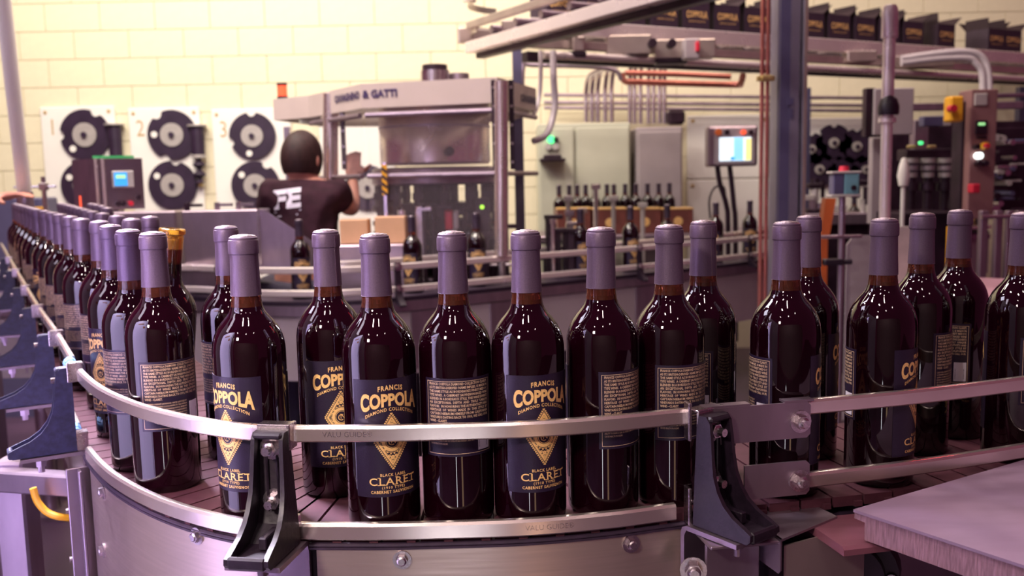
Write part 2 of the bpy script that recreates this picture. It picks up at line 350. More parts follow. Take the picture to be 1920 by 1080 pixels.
def front_print():
    R = RB+.00065; fn = cyl_fn(R); g = MB(); H = FZ1-FZ0
    V = lambda t: FZ1-t*H
    add_text(g, 'FRANCIS', fn, .0070, .035, 1, space=1.25, v0=V(.090), fit=.026, warp=lambda x, y: (x, y-8*x*x))
    top = .0165
    def wp(x, y):
        t = (top*.72-y); k = 1+.55*(abs(x)/.031)**1.6
        return x, top*.72+2.0*x*x*0-t*k
    add_text(g, 'COPPOLA', fn, top, .045, 1, v0=V(.220), fit=.0635, warp=wp, res=4, space=1.03)
    add_text(g, 'DIAMOND COLLECTION', fn, .0048, .02, 1, space=1.15, v0=V(.266), fit=.053, warp=lambda x, y: (x, y-11*x*x))
    add_text(g, 'BLACK LABEL', fn, .0041, .02, 1, space=1.2, v0=V(.822), fit=.027)
    add_text(g, 'CLARET', fn, .0108, .012, 1, space=1.15, v0=V(.897), fit=.050, res=4)
    # serifs for the big word
    for x in (-.0150, -.0098, -.0082, .0012, .0030, .0085, .0112, .0185, .0222):
        a, b = x-.0016, x+.0016
        g.add([fn(a, V(.897)-.0003), fn(b, V(.897)-.0003), fn(b, V(.897)+.0004), fn(a, V(.897)+.0004)], [(0, 1, 2, 3)])
    for x in (-.0150, .0030, .0112, .0170, .0245):
        a, b = x-.0014, x+.0014; zz = V(.897)+.0074
        g.add([fn(a, zz), fn(b, zz), fn(b, zz+.0006), fn(a, zz+.0006)], [(0, 1, 2, 3)])
    add_text(g, '(1910 TYPE)', fn, .0038, .02, 1, space=1.2, v0=V(.930), fit=.024)
    add_text(g, 'CABERNET SAUVIGNON', fn, .0042, .025, 1, space=1.2, v0=V(.968), fit=.047)
    # lozenge emblem: nested outlines, fret of small bars, ring and monogram
    cz = V(.525); hw, hh = .0178, .0280
    def ring(pts, wd, n=6):
        m = len(pts)
        for i in range(m):
            a, b = pts[i], pts[(i+1) % m]
            for k in range(n):
                p = [a[j]+(b[j]-a[j])*k/n for j in (0, 1)]; q = [a[j]+(b[j]-a[j])*(k+1)/n for j in (0, 1)]
                s0, s1 = 1, 1-wd
                g.add([fn(p[0], cz+p[1]), fn(q[0], cz+q[1]), fn(q[0]*s1, cz+q[1]*s1), fn(p[0]*s1, cz+p[1]*s1)], [(0, 1, 2, 3)])
    for s, wd in ((1, .026), (.92, .035), (.80, .03)):
        ring([(0, hh*s), (hw*s, 0), (0, -hh*s), (-hw*s, 0)], wd)
    for sx in (-1, 1):
        for sz in (-1, 1):
            for k in range(15):
                t = (k+.5)/15
                for s, q in ((1.05, .0007), (.86, .0009)):
                    x, z = sx*hw*s*(1-t), cz+sz*hh*s*t
                    g.add([fn(x-q, z-q), fn(x+q, z-q), fn(x+q, z+q), fn(x-q, z+q)], [(0, 1, 2, 3)])
    def disc(r0, r1, n=28, c=(0, 0)):
        for k in range(n):
            a, b = 2*pi*k/n, 2*pi*(k+1)/n
            g.add([fn(c[0]+r0*cos(a), cz+c[1]+r0*sin(a)), fn(c[0]+r1*cos(a), cz+c[1]+r1*sin(a)), fn(c[0]+r1*cos(b), cz+c[1]+r1*sin(b)), fn(c[0]+r0*cos(b), cz+c[1]+r0*sin(b))], [(0, 1, 2, 3)])
    disc(.0062, .0068); disc(.0074, .0108); disc(.0116, .0120)
    for k in range(18):
        a = 2*pi*k/18; disc(.0002, .0010, 6, (.0128*cos(a)*.8, .0128*sin(a)))
    for sz in (-1, 1):
        for dx, dz, r in ((0, .0165, .0022), (-.0035, .0150, .0015), (.0035, .0150, .0015), (0, .0205, .0014), (-.0018, .0185, .001), (.0018, .0185, .001)):
            disc(.0003, r, 10, (dx, sz*dz))
    add_text(g, 'C', fn, .0105, .0, .9, v0=cz-.0042, u0=-.0012)
    add_text(g, 'N', fn, .0082, .0, .9, v0=cz-.0022, u0=.0012)
    return mesh('gold_lettering', g, 'gold', 0, keep=True)
BACK = ["FRANCIS COPPOLA DIAMOND COLLECTION CLARET,", "AS ITS BRITISH-DERIVED NAME IMPLIES, IS MADE IN", "THE SAME STYLE AS BORDEAUX'S FINEST MEDOC", "TYPE WINES.  A CABERNET SAUVIGNON-BASED WINE", "BLENDED IN A BORDEAUX STYLE, THIS WINE EXHIBITS", "AN  EXCEPTIONAL  DEPTH  AND  TRULY  UNIQUE", "FLAVORS.  IN HONORING THE AUTHENTICITY AND", "HERITAGE  OF  WINES  MADE  IN  THIS  STYLE  BY", "CAPTAIN NIEBAUM HIMSELF FROM CALIFORNIA", "VINEYARDS DATING BACK TO 1910, WE CALL OUR", "WINE - CLARET."]
BACK2 = ["CALIFORNIA CABERNET SAUVIGNON - VINTED & BOTTLED BY", "GOVERNMENT WARNING: (1) ACCORDING TO THE SURGEON", "GENERAL, WOMEN SHOULD NOT DRINK ALCOHOLIC BEVERAGES", "DURING PREGNANCY BECAUSE OF THE RISK OF BIRTH DEFECTS.", "(2) CONSUMPTION OF ALCOHOLIC BEVERAGES IMPAIRS YOUR", "ABILITY TO DRIVE A CAR OR OPERATE MACHINERY, AND MAY", "CAUSE HEALTH PROBLEMS."]
def back_print():
    R = RB+.00065; fn = cyl_fn(R); g = MB(); w = BW-.011
    z = BZ1-.0068
    for i, s in enumerate(BACK):
        add_text(g, s, fn, .0036, .025, 1, 'LEFT', v0=z, u0=-w/2, fit=(w if i < 10 else .020), res=1); z -= .0038
    z -= .0012
    for i, s in enumerate(BACK2):
        add_text(g, s, fn, .0026, .012, 1, 'LEFT', v0=z, u0=-w/2, fit=(w-.018 if i < 6 else .02), res=1); z -= .0031
    a, b, c, d = -BW/2+.0028, BW/2-.0028, BZ0+.0028, BZ1-.0028; t = .0005
    n = 20
    for k in range(n):
        u, v = a+(b-a)*k/n, a+(b-a)*(k+1)/n
        for zz in (c, d-t): g.add([fn(u, zz), fn(v, zz), fn(v, zz+t), fn(u, zz+t)], [(0, 1, 2, 3)])
    for u in (a, b-t): g.add([fn(u, c), fn(u+t, c), fn(u+t, d), fn(u, d)], [(0, 1, 2, 3)])
    return mesh('small_print', g, 'cream', 0, keep=True)
def barcode():
    g = MB(); R = RB+.00075; patch(g, BW/2-.0195, BW/2-.0045, BZ0+.005, BZ0+.030, R, 6, .0001)
    f2 = cyl_fn(R+.0001); z = BZ0+.008
    while z < BZ0+.0215:
        h = random.choice((.0004, .0007, .0011)); g.add([f2(BW/2-.018, z), f2(BW/2-.007, z), f2(BW/2-.007, z+h), f2(BW/2-.018, z+h)], [(0, 1, 2, 3)], 1); z += h+random.choice((.0004, .0007))
    return mesh('barcode', g, ['white', 'navy'], 0, keep=True)
def capsule_mesh(n):
    mb = MB(); mb.lathe([(.0161, .2385), (.0159, .2386), (.0149, .262), (.0145, .2795), (.0146, .2815), (.0156, .2825), (.01575, .284), (.0156, .2945), (.0151, .2965), (.0146, .2968), (.0145, .2990), (.0128, .3004), (.0120, .3004)], n)
    return mesh('capsule', mb, 'capsule', 22)
def captop_mesh(n):
    mb = MB(); mb.lathe([(.0132, .3000), (.0127, .3009), (.0108, .3010), (.0104, .3015), (.0085, .3014), (.0060, .3018), (.0054, .3023), (.0008, .3023)], n)
    return mesh('foil_disc', mb, 'foil', 20)
def seam_mesh():
    mb = MB(); pts = [(cos(.9)*r, -sin(.9)*r, z) for r, z in ((.0163, .239), (.0151, .262), (.0147, .280), (.0159, .284), (.0158, .294))]
    mb.tube(pts, .0003, 5); return mesh('foil_seam', mb, 'chrome', 30)
ME = dict(g=bottle_glass(56), g2=bottle_glass(24), c=capsule_mesh(48), c2=capsule_mesh(20), t=captop_mesh(36), t2=captop_mesh(16), s=seam_mesh())
mb = MB(); patch(mb, -FW/2, FW/2, FZ0, FZ1, RB+.0004, 32); ME['fl'] = mesh('front_label', mb, 'label', 40)
mb = MB(); patch(mb, -BW/2, BW/2, BZ0, BZ1, RB+.0004, 30); ME['bl'] = mesh('back_label', mb, 'label', 40)
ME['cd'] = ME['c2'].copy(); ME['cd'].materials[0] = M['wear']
ME['fp'] = front_print(); ME['bp'] = back_print(); ME['bc'] = barcode()
def bottle_proto(level, dark_top=False):
    t = thing('wine_bottle', 'x', 'bottle')
    hi = level == 0
    part('glass_body', ME['g' if hi else 'g2'], None, t)
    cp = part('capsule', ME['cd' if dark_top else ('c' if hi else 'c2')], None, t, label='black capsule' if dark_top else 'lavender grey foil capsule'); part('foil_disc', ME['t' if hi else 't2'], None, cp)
    fl = part('front_label', ME['fl'], None, t, label='dark navy front label with gold lettering')
    part('gold_lettering', ME['fp'], None, fl)
    bl = part('back_label', ME['bl'], None, t, label='dark navy back label with small cream print'); bl.rotation_euler = (0, 0, pi)
    part('small_print', ME['bp'], None, bl)
    if hi: part('barcode', ME['bc'], None, bl)
    return t
P0 = bottle_proto(0); P1 = bottle_proto(1)
_used = set()
def bottle(x, y, face, label, proto, group, z=ZB, tilt=None):
    # face: degrees, label centre swings right of 'towards camera' by this angle; name front or back by proto turn
    if proto in _used: o = copy_tree(proto)
    else: o = proto; _used.add(proto)
    a = atan2(x, y)      # direction from camera
    o.location = (x, y, z); o.rotation_euler = (0, 0, RAD(face)-a)
    o['label'] = label; o['group'] = group
    return o
def side(n): return n
G1 = 'wine bottles standing on the front conveyor curve'
FR = lambda d: d
BK = lambda d: d+180
front = [
 (-.4155, 1.068, BK(18), 'wine bottle with a back label, large at left in front of the amber-necked bottle'),
 (-.478, 1.150, FR(150), 'bare-sided wine bottle just left of the large back-labelled bottle at left'),
 (-.568, 1.308, FR(-42), 'wine bottle at the left bend showing a sliver of gold FRANC lettering'),
 (-.660, 1.480, FR(110), 'wine bottle with a bare grey-reflecting side where the left file starts to bend'),
 (-.368, 1.190, FR(120), 'wine bottle half hidden behind the bottle whose front label turns left'),
 (-.280, .962, FR(-44), 'wine bottle whose front label turns left, beside the left black rail bracket'),
 (-.209, 1.039, FR(13), 'wine bottle set back, its front label half covered, above the left bracket'),
 (-.139, .9375, FR(15), 'wine bottle with a full front label, just right of the left bracket'),
 (-.061, .947, BK(5), 'wine bottle with wide back label and barcode, between the two full front labels'),
 (.015, .942, FR(23), 'wine bottle with a full front label, at centre right of the barcode bottle'),
 (.094, .963, BK(52), 'wine bottle with back label turned right, next right of the central front-label bottle'),
 (.170, .989, BK(35), 'wine bottle with back label behind the rail joint, left of the right bracket'),
 (.223, 1.066, BK(-40), 'wine bottle set back with a barcode edge showing above the right bracket'),
 (.302, 1.007, BK(-77), 'wine bottle above the wide splice plate, a back label edge at its left'),
 (.369, 1.140, FR(100), 'wine bottle set back behind the splice plate end, one gold letter showing'),
 (.420, 1.034, FR(80), 'shaded wine bottle with half its gold lettering showing, right of the splice plate'),
 (.514, 1.149, BK(83), 'shaded wine bottle with a narrow back label strip, behind the half-lettered one'),
 (.593, 1.215, BK(-30), 'shaded wine bottle farthest back at right with a barcode strip'),
 (.616, 1.104, BK(60), 'shaded wine bottle cut by the right edge of the picture'),
]
for i, (x, y, a, lab) in enumerate(front):
    o = bottle(x, y, a, lab, P0, G1)
    if i in (6, 12):
        cp = [c for c in o.children if c.name.startswith('capsule')][0]
        sm = part('foil_seam', ME['s'], None, cp); sm.rotation_euler = (0, 0, RAD(-a))
ordn = ['first', 'second', 'third', 'fourth', 'fifth', 'sixth', 'seventh', 'eighth', 'ninth', 'tenth', 'eleventh', 'twelfth']
G2 = 'wine bottles in the long file at left'
file1 = [(149, 1.62, BK(-35)), (129, 1.78, BK(-45)), (110, 1.95, BK(-30)), (96, 2.12, BK(-40)), (83, 2.30, FR(-30)), (68, 2.50, BK(-50)), (60, 2.68, BK(-30)), (52, 2.86, FR(40)), (44.5, 3.05, BK(-40)), (38, 3.25, BK(-20)), (33, 3.45, BK(-20)), (29, 3.65, BK(-20))]
for i, (px, Y, a) in enumerate(file1):
    bottle(atY(px, 380, Y).x, Y, a, 'wine bottle in the outer file along the left rail, %s behind the bend' % ordn[i], P1, G2)
file2 = [(244, 1.56), (279, 1.65), (217, 1.76), (190, 1.95), (172, 2.13), (160, 2.32), (150, 2.52), (142, 2.70), (135, 2.90), (128, 3.08), (121, 3.28), (114, 3.48)]
for i, (px, Y) in enumerate(file2):
    bottle(atY(px, 380, Y).x, Y, FR(150 if i % 2 else 60), 'wine bottle in the inner file away from the left rail, %s behind the amber-necked bottle' % ordn[i], P1, G2)
# third loose file, only capsules seen over the others
for i, (px, Y) in enumerate([(178, 2.80), (168, 3.05), (186, 2.5), (160, 3.25)]):
    bottle(atY(px, 380, Y).x+.02, Y, FR(150), 'distant loose wine bottle beside the inner file, %s below the control box' % ordn[i], P1, G2)
# amber, uncapped bottle
t = thing('amber_bottle', 'uncapped amber wine bottle with a flanged lip, leaning slightly among the grey capsules', 'bottle', (-.497, 1.262, ZB))
prof = BOT[:12]+[(.0160, .2275), (.0150, .236), (.0142, .25), (.0146, .270), (.0150, .284), (.0158, .2845), (.0158, .287), (.0152, .2875), (.0150, .290), (.0172, .2915), (.0176, .2945), (.0172, .2975), (.0160, .2985), (.0100, .2985), (.0095, .296)]
mb = MB(); mb.lathe(prof, 48, mif=lambda k: 1 if prof[k][1] > .262 else (2 if prof[k][1] > .243 else 0))
part('glass_body', mesh('glass_body', mb, ['glass', 'amber', 'neck'], 50), None, t)
t.rotation_euler = (0, RAD(6.5), 0)
# ================================================================== front conveyor
ctrl = [(-2.361, 4.253, 0), (-1.698, 3.113, 0), (-1.063, 2.022, 0), (-.783, 1.551, 0), (-.640, 1.305, 0), (-.566, 1.181, 0), (-.481, 1.066, 0), (-.380, .968, 0), (-.272, .904, 0), (-.16, .889, 0), (-.061, .888, 0), (.019, .892, 0), (.1, .907, 0), (.175, .928, 0), (.316, .958, 0), (.437, .985, 0), (.582, 1.030, 0), (.8, 1.11, 0), (1.4, 1.36, 0)]
PATH = resample(catmull(ctrl, 10), .0125)
PATH = [Vector((p.x, p.y, 0)) for p in PATH]
def seg(x0, x1): return [p for p in PATH if x0 <= p.x <= x1]
def rise(pts, z, z2=None):
    n = len(pts)-1 or 1
    return [(p.x, p.y, z+((z2-z)*i/n if z2 is not None else 0)) for i, p in enumerate(pts)]
def railprof(h, t=.0082):
    return [(0, -h+.0016), (0, -.0030), (-.0022, -.0004), (-.0035, 0), (-t+.001, 0), (-t, -.001), (-t, -h+.001), (-t+.001, -h), (-.0016, -h)]
def _shift(mb, t): mb.v = [tuple(Vector(v)-t.location) for v in mb.v]; return mb
def rail(label, x0, x1, z, h, z2=None, txt=None):
    pts = rise(seg(x0, x1), z, z2); mb = MB(); mb.sweep(pts, railprof(h))
    g = 'stainless guide rails of the front conveyor'
    t = thing('guide_rail', label, 'rail', (pts[0][0], pts[0][1], z-h), group=g)
    part('rail_bar', mb, 'rail', t, 22, W=True)
    if txt is not None:
        i = min(range(len(PATH)), key=lambda k: abs(PATH[k].x-txt)); g2 = MB()
        def fn(u, v):
            k = i+u/.0125; k0 = int(k); f = k-k0; p = PATH[k0].lerp(PATH[k0+1], f); nx, ny = normal(PATH, k0)
            return (p.x+nx*.0003, p.y+ny*.0003, z-h*.66+v)
        add_text(g2, 'VALU GUIDE®', fn, .0078, -.012, 1, 'LEFT', res=2)
        part('stamped_lettering', mesh('stamped_lettering', _shift(g2, t), 'zinc', 0, keep=True), None, t)
    return t
def _shift(mb, t): mb.v = [tuple(Vector(v)-t.location) for v in mb.v]; return mb
rail('upper stainless guide rail running back along the left file of bottles', -2.36, -.640, 1.064, .0165)
rail('lower stainless guide rail running back along the left file of bottles', -2.36, -.632, .968, .0165)
rail('upper curved stainless guide rail in front of the centre bottles', -.585, .180, 1.064, .0165, txt=-.195)
rail('lower curved stainless guide rail at the feet of the centre bottles', -.575, .178, .9634, .0175, txt=.012)
rail('upper stainless guide rail at right, beyond the splice plate', .292, 1.30, 1.064, .0165, 1.075)
rail('lower stainless guide rail at right, just above the brown belt', .292, 1.30, .983, .0165, .998)
# blue plastic ends on the left rails
for z, nm in ((1.064, 'light blue plastic end cap on the upper left rail'), (.968, 'light blue plastic end cap on the lower left rail')):
    mb = MB(); p = Vector((-.626, 1.280, 0)); d = (Vector((-.64, 1.305, 0))-Vector((-.60, 1.236, 0))).normalized()
    mb.box((p.x, p.y, z-.008), (.014, .030, .021), rz=atan2(-d.x, d.y), bev=.004)
    mb.cyl((p.x-d.x*.02, p.y-d.y*.02, z-.008), (p.x+d.x*.02, p.y+d.y*.02, z-.008), .0085, 16)
    solo('rail_end_cap', mb, 'blueclip', nm, 'cap', 'blue caps where the left rails end')
# chain
L = thing('conveyor_chain', 'pink-brown slat chain carrying the wine bottles round the bend', 'conveyor', (-.16, .95, ZB-.012))
chain = resample([Vector(p) for p in PATH], .038)
for k in range(len(chain)-1):
    a, b = chain[k], chain[k+1]; na, nb = normal(chain, k), normal(chain, k+1)
    e = .0016; t = (b-a).normalized(); a2, b2 = a+t*e, b-t*e; mb = MB()
    wd = .27
    q = [(a2, na, -.0095), (b2, nb, -.0095), (b2, nb, -wd), (a2, na, -wd)]
    vs = [(p.x+n[0]*o, p.y+n[1]*o, ZB) for p, n, o in q]+[(p.x+n[0]*o, p.y+n[1]*o, ZB-.0115) for p, n, o in q]
    # hinge lug on the outer edge
    mb.add(vs, [(0, 1, 2, 3), (7, 6, 5, 4), (0, 4, 5, 1), (1, 5, 6, 2), (2, 6, 7, 3), (3, 7, 4, 0)])
    m_ = a2.lerp(b2, .82); mb.box((m_.x-na[0]*.0085, m_.y-na[1]*.0085, ZB-.0085), (.009, .006, .006), rz=atan2(t.y, t.x))
    part('chain_link', mb, 'chain', L, 0, W=True)
# frame with skirt panels
fr = thing('bottle_conveyor', 'curved stainless frame and skirt panels under the front bottle conveyor', 'conveyor', (-.16, .95, 0))
mb = MB(); mb.sweep(rise(seg(-2.3, 1.35), ZB-.020), [(-.016, -.001), (-.016, -.09), (-.24, -.09), (-.24, -.001)]); part('chain_bed', mb, 'wear', fr, 30, W=True)
mb = MB(); mb.sweep(rise(seg(-.60, .185), ZB-.0085), [(-.004, 0), (-.002, -.0015), (-.002, -.0028), (-.0045, -.0033), (-.002, -.0038), (-.002, -.006), (-.008, -.006), (-.008, 0)]); part('wear_strip', mb, 'wear', fr, 30, W=True)
def skirt(x0, x1, z0, z1, off=-.004, m='skirt'):
    mb = MB(); mb.sweep(rise(seg(x0, x1), 0), [(off, z1), (off, z0), (off-.003, z0), (off-.003, z1)])
    s = part('skirt_panel', mb, m, fr, 40, W=True); return s
s1 = skirt(-.575, -.222, .40, ZB-.0145); s2 = skirt(-.214, .181, .40, ZB-.0145)
skirt(-2.2, -.600, .83, ZB-.022, m='chrome'); skirt(.30, 1.25, .80, ZB-.03, m='satin')
def onpath(x):
    k = min(range(len(PATH)), key=lambda k: abs(PATH[k].x-x)); n = normal(PATH, k); return PATH[k], Vector((n[0], n[1], 0))
for px, py in ((370, 1007), (763, 1052), (1181, 1022), (188, 923), (190, 1033)):
    # find the point of the skirt under this pixel
    best = None
    for p in seg(-.6, .19):
        if abs(p.x/p.y-(px-960-.02*(540-py))/1725.2/ (1)) < 9:
            q = atY(px, py, p.y); d = abs(q.x-p.x)
            if best is None or d < best[0]: best = (d, p, q)
    p, n = onpath(best[1].x); mb = MB(); c = Vector((p.x, p.y, best[2].z))+n*-.004
    bolt(mb, c, n, .0062, .006); part('bolt', mb, 'zinc', fr, 30, W=True)
# vertical angle where the skirt ends at left
p, n = onpath(-.578)
for dx, m_ in ((-.012, 'satin'),):
    mb = MB(); a = atan2(n.y, n.x)
    mb.box((p.x-.012, p.y+.010, .665), (.006, .035, .53), rz=a+pi/2, bev=.001); mb.box((p.x-.006, p.y-.004, .665), (.016, .004, .53), rz=a+pi/2, bev=.001)
    part('corner_angle', mb, 'satin', fr, 30, W=True)
for z in (.86, .79, .70):
    mb = MB(); q = Vector((-.612, 1.238, z)); bolt(mb, q, (-.86, -.5, 0), .007, .008, stud=.006); bolt(mb, q+Vector((.018, -.022, .006)), (-.7, -.7, 0), .006, .007); part('bolt', mb, 'zinc', fr, 30, W=True)
# frame legs at left and under the bend
def leg(x, y, z1, s=.045, m='satin'):
    mb = MB(); mb.box((x, y, z1/2), (s, s, z1), bev=.004); part('leg', mb, m, fr, 30, W=True)
leg(-.835, 1.49, .86, .05); leg(-1.45, 2.50, .86, .05); leg(-.10, 1.10, .86); leg(.75, 1.25, .86); leg(-.50, 1.40, .86, .03)
mb = MB(); mb.box((-.73, 1.43, .835), (.24, .03, .035), rz=RAD(-14), bev=.003); part('cross_bar', mb, 'satin', fr, 30, W=True)
mb = MB(); mb.tube(catmull([atY(62, 915, 1.40), atY(70, 940, 1.40), atY(88, 960, 1.40), atY(112, 969, 1.40), atY(145, 970, 1.42), atY(175, 955, 1.46)]), .0055, 10)
solo('air_hose', mb, 'yellow', 'yellow air hose drooping beneath the left end of the conveyor', 'hose')
# ---- moulded brackets
def bracket(x, y, rz, label, m='blackp', clip=True, base=.947, mount=True, H=.115):
    t = thing('rail_bracket', label, 'bracket', (x, y, base), rz, 'moulded brackets holding the guide rails')
    wf = lambda z: 1+.38*(1-min(max(z/H, 0), 1))**1.4
    T = Matrix.Identity(4)
    outline = [(0, 0), (.070, 0), (.074, .004), (.074, .010), (.066, .014), (.050, .021), (.038, .030), (.030, .041), (.024, .056), (.021, .075), (.019, .095), (.017, H-.006), (.012, H), (0, H)]
    mb = MB()
    for s in (-1, 1):
        mb.prism(outline, s*.0165, s*.0125, lambda a, b, w_: (w_*wf(b), -a, b))
    inner = [(0, 0), (.070, 0), (.070, .005), (.030, .008), (.012, .022), (.006, .04), (.005, H-.002), (0, H-.002)]
    mb.prism(inner, -.0126, .0126, lambda a, b, w_: (w_*wf(b), -a, b))
    mb.box((0, -.009, H-.003), (.030, .018, .006), bev=.002); mb.box((0, -.072, .006), (.038, .006, .012), bev=.002)
    mb.box((.0035, -.025, .014), (.008, .040, .012), bev=.001)
    part('arm', mb, m, t, 30)
    for s in (-1, 1):
        mb = MB(); mb.box((s*.0055, -.0065, .062), (.0025, .005, .058), bev=.001); part('slot_rib', mb, m, t, 30)
    for z in (H-.017, H-.071):
        mb = MB(); bolt(mb, (0, -.0055, z), (0, -1, 0), .0078, .008, stud=.009); part('bolt', mb, 'zinc', t, 30)
    if clip:
        for z in (H+.002, H-.098+.0035):
            mb = MB(); mb.box((.017, .004, z-.009), (.004, .018, .026), bev=.0008); mb.box((0, .006, z+.0015), (.034, .016, .003), bev=.0008); mb.box((0, -.0005, z-.010), (.034, .003, .021), bev=.0008)
            part('rail_clip', mb, 'zinc', t, 30)
    if mount:
        mb = MB(); pr = [(.062, -.006), (.062, -.001), (-.004, -.001), (-.010, -.004), (-.012, -.010), (-.012, -.20), (-.008, -.20), (-.007, -.012), (-.004, -.006)]
        mb.prism(pr, -.028, .028, lambda a, b, w_: (w_, -a, b)); mb.cyl((0, -.040, -.006), (0, -.040, -.018), .006, 6); mb.cyl((0, -.040, -.018), (0, -.040, -.026), .0038, 10)
        part('mount_angle', mb, 'satin', t, 30)
    return t
p, n = onpath(-.2305); bracket(p.x-.0107+n.x*.002, p.y+n.y*.002, RAD(-10), 'black channel bracket with two bolts in front of the second bottle left of centre')
bracket(.200, .929, RAD(36), 'black channel bracket standing at the joint of the rails right of centre', base=.945)
lefts = [(-.606, 'worn blue-black bracket at the left bend, nearest of the left row'), (-.770, 'worn blue-black bracket second along the left rail'), (-.985, 'blue-black bracket third along the left rail'), (-1.22, 'blue-black bracket fourth along the left rail'), (-1.50, 'blurred blue-black bracket fifth along the left rail'), (-1.80, 'blurred blue-black bracket sixth along the left rail, farthest back')]
for i, (x, lb) in enumerate(lefts):
    p, n = onpath(x); b = bracket(p.x+n.x*.004, p.y+n.y*.004, atan2(n.x, -n.y), lb, 'blue_black'); b.scale = (.62, 1.25, 1) if i else (.62, 1.12, 1)
# splice plates
for z0, z1, x0, x1, lab in ((1.0245, 1.0635, .186, .318, 'wide upper stainless splice plate joining two rails right of centre'), (.9620, .9990, .236, .311, 'shorter lower stainless splice plate under the wide one')):
    a, b = onpath(x0)[0], onpath(x1)[0]; t = thing('splice_plate', lab, 'plate', (a.x, a.y, z0), group='splice plates on the guide rail')
    d = (b-a).normalized(); nn = Vector((d.y, -d.x, 0)); a = a+nn*.0015; b = b+nn*.0015
    Lh = (b-a).length; r = .004
    poly = [(0, z0), (Lh-r, z0), (Lh, z0+r), (Lh, z1-r), (Lh-r, z1), (0, z1)]
    mb = MB(); mb.prism(poly, .0, .0025, lambda u, v, w_: tuple(Vector((a.x, a.y, 0))+d*u+nn*w_+Vector((0, 0, v)))); 
    if z1 > 1: mb.box(tuple(a+d*.03-nn*.004+Vector((0, 0, z1+.001))), (.052, .012, .0022), rz=atan2(d.y, d.x)); mb.box(tuple(a+d*.112-nn*.004+Vector((0, 0, z1+.001))), (.034, .012, .0022), rz=atan2(d.y, d.x))
    part('plate', mb, 'satin', t, 30, W=True)
    mb = MB(); c = a+d*(Lh-.012)+nn*.0025+Vector((0, 0, z1-.021)); bolt(mb, c, nn, .0078, .008, stud=.006); part('bolt', mb, 'zinc', t, 30, W=True)
# vertical clip where the curved rails end
for z in (1.052, .962):
    a = onpath(.182)[0]; mb = MB(); mb.box((a.x, a.y-.001, z), (.004, .014, .040), rz=.2, bev=.001); part('rail_end_clip', mb, 'zinc', fr, 30, W=True)
# smooth brown side belt, steel cover, guard plates and white slab at the right
mb = MB(); mb.sweep(rise(seg(.29, 1.30), ZB-.013), [(.010, 0), (.012, .001), (.088, .001), (.091, -.002), (.091, -.008), (.010, -.008)])
solo('side_belt', mb, 'belt', 'smooth pink-brown side belt between the right rail and the white slab', 'belt')
zt = .969
A, B_, Cc = atZ(1600, 955, zt), atZ(1920, 862, zt), atZ(1920, 1060, zt)
B2 = A+(B_-A)*2.2; C2 = A+(Cc-A)*2.4; D2 = B2+C2-A
t = thing('plastic_slab', 'thick white plastic slab with a sawn edge at the lower right', 'slab', tuple(A-Vector((0, 0, .029))))
ch = (C2-A).normalized()*.012; cb = (B2-A).normalized()*.012
top = [A, B2, D2, C2]
mb = MB(); vs = [tuple(p) for p in top]+[tuple(p-Vector((0, 0, .003))) for p in top]; mb.add(vs, [(0, 1, 2, 3), (0, 4, 5, 1), (1, 5, 6, 2), (2, 6, 7, 3), (3, 7, 4, 0)]); part('top_face', mb, 'slab', t, 0, W=True)
lo = [A+Vector((.002, .002, 0)), B2, D2, C2+Vector((.0, .001, 0))]; inn = (D2-A).normalized()*.006
mb = MB(); vs = [tuple(p-Vector((0, 0, .003))) for p in lo]+[tuple(p-Vector((0, 0, .010))) for p in lo]+[tuple(p-Vector((0, 0, .011))+(ch if i == 0 else Vector())) for i, p in enumerate(lo)]+[tuple(p-Vector((0, 0, .029))+(ch if i == 0 else Vector())) for i, p in enumerate(lo)]
mb.add(vs, [(4*r+i, 4*r+(i+1) % 4, 4*r+4+(i+1) % 4, 4*r+4+i) for r in range(3) for i in range(4)]+[(12, 13, 14, 15), (3, 2, 1, 0)]); part('sawn_edge', mb, 'slabedge', t, 0, W=True)
# slab support
mb = MB(); mb.box((.70, .93, .46), (.06, .06, .92), bev=.004); mb.box((.70, .93, .932), (.30, .20, .018), rz=.4, bev=.003); solo('slab_support', mb, 'dark', 'dark steel stand under the white plastic slab', 'stand')
zc = .9405
Q = [atZ(1408, 972, zc), atZ(1496, 932, zc), atZ(1570, 968, zc), atZ(1464, 1012, zc)]
t = thing('steel_cover', 'bent steel cover box with a worn top beside the right bracket foot', 'cover', tuple(Q[3]-Vector((0, 0, .12))))
mb = MB(); D = Vector((0, 0, .0025)); vs = [tuple(p) for p in Q]+[tuple(p-D) for p in Q]; mb.add(vs, [(0, 1, 2, 3), (4, 7, 6, 5), (0, 4, 5, 1), (1, 5, 6, 2), (2, 6, 7, 3), (3, 7, 4, 0)])
part('top_plate', mb, 'satin', t, 0, W=True)
mb = MB(); q0, q1 = Q[0], Q[3]; D = Vector((0, 0, .06)); o_ = Vector((.002, .002, 0)); P_ = [q0, q1, q1-D*.55, q1-D*.62+(q0-q1)*.06, q0-D*.65]
vs = [tuple(p) for p in P_]+[tuple(p+o_) for p in P_]; mb.add(vs, [(0, 1, 2, 3, 4), (9, 8, 7, 6, 5)]+[(i, i+5, (i+1) % 5+5, (i+1) % 5) for i in range(5)]); part('front_flange', mb, 'satin', t, 0, W=True)
mb = MB(); q0, q1 = atZ(1470, 1024, .930), atZ(1622, 984, .930); D = Vector((0, 0, .09)); vs = [tuple(q0), tuple(q1), tuple(q1-D), tuple(q0-D)]; vs += [tuple(Vector(v)+Vector((.001, .003, 0))) for v in vs]
mb.add(vs, [(0, 1, 2, 3), (7, 6, 5, 4), (0, 4, 5, 1), (1, 5, 6, 2), (2, 6, 7, 3), (3, 7, 4, 0)]); part('side_plate', mb, 'conv', t, 0, W=True)
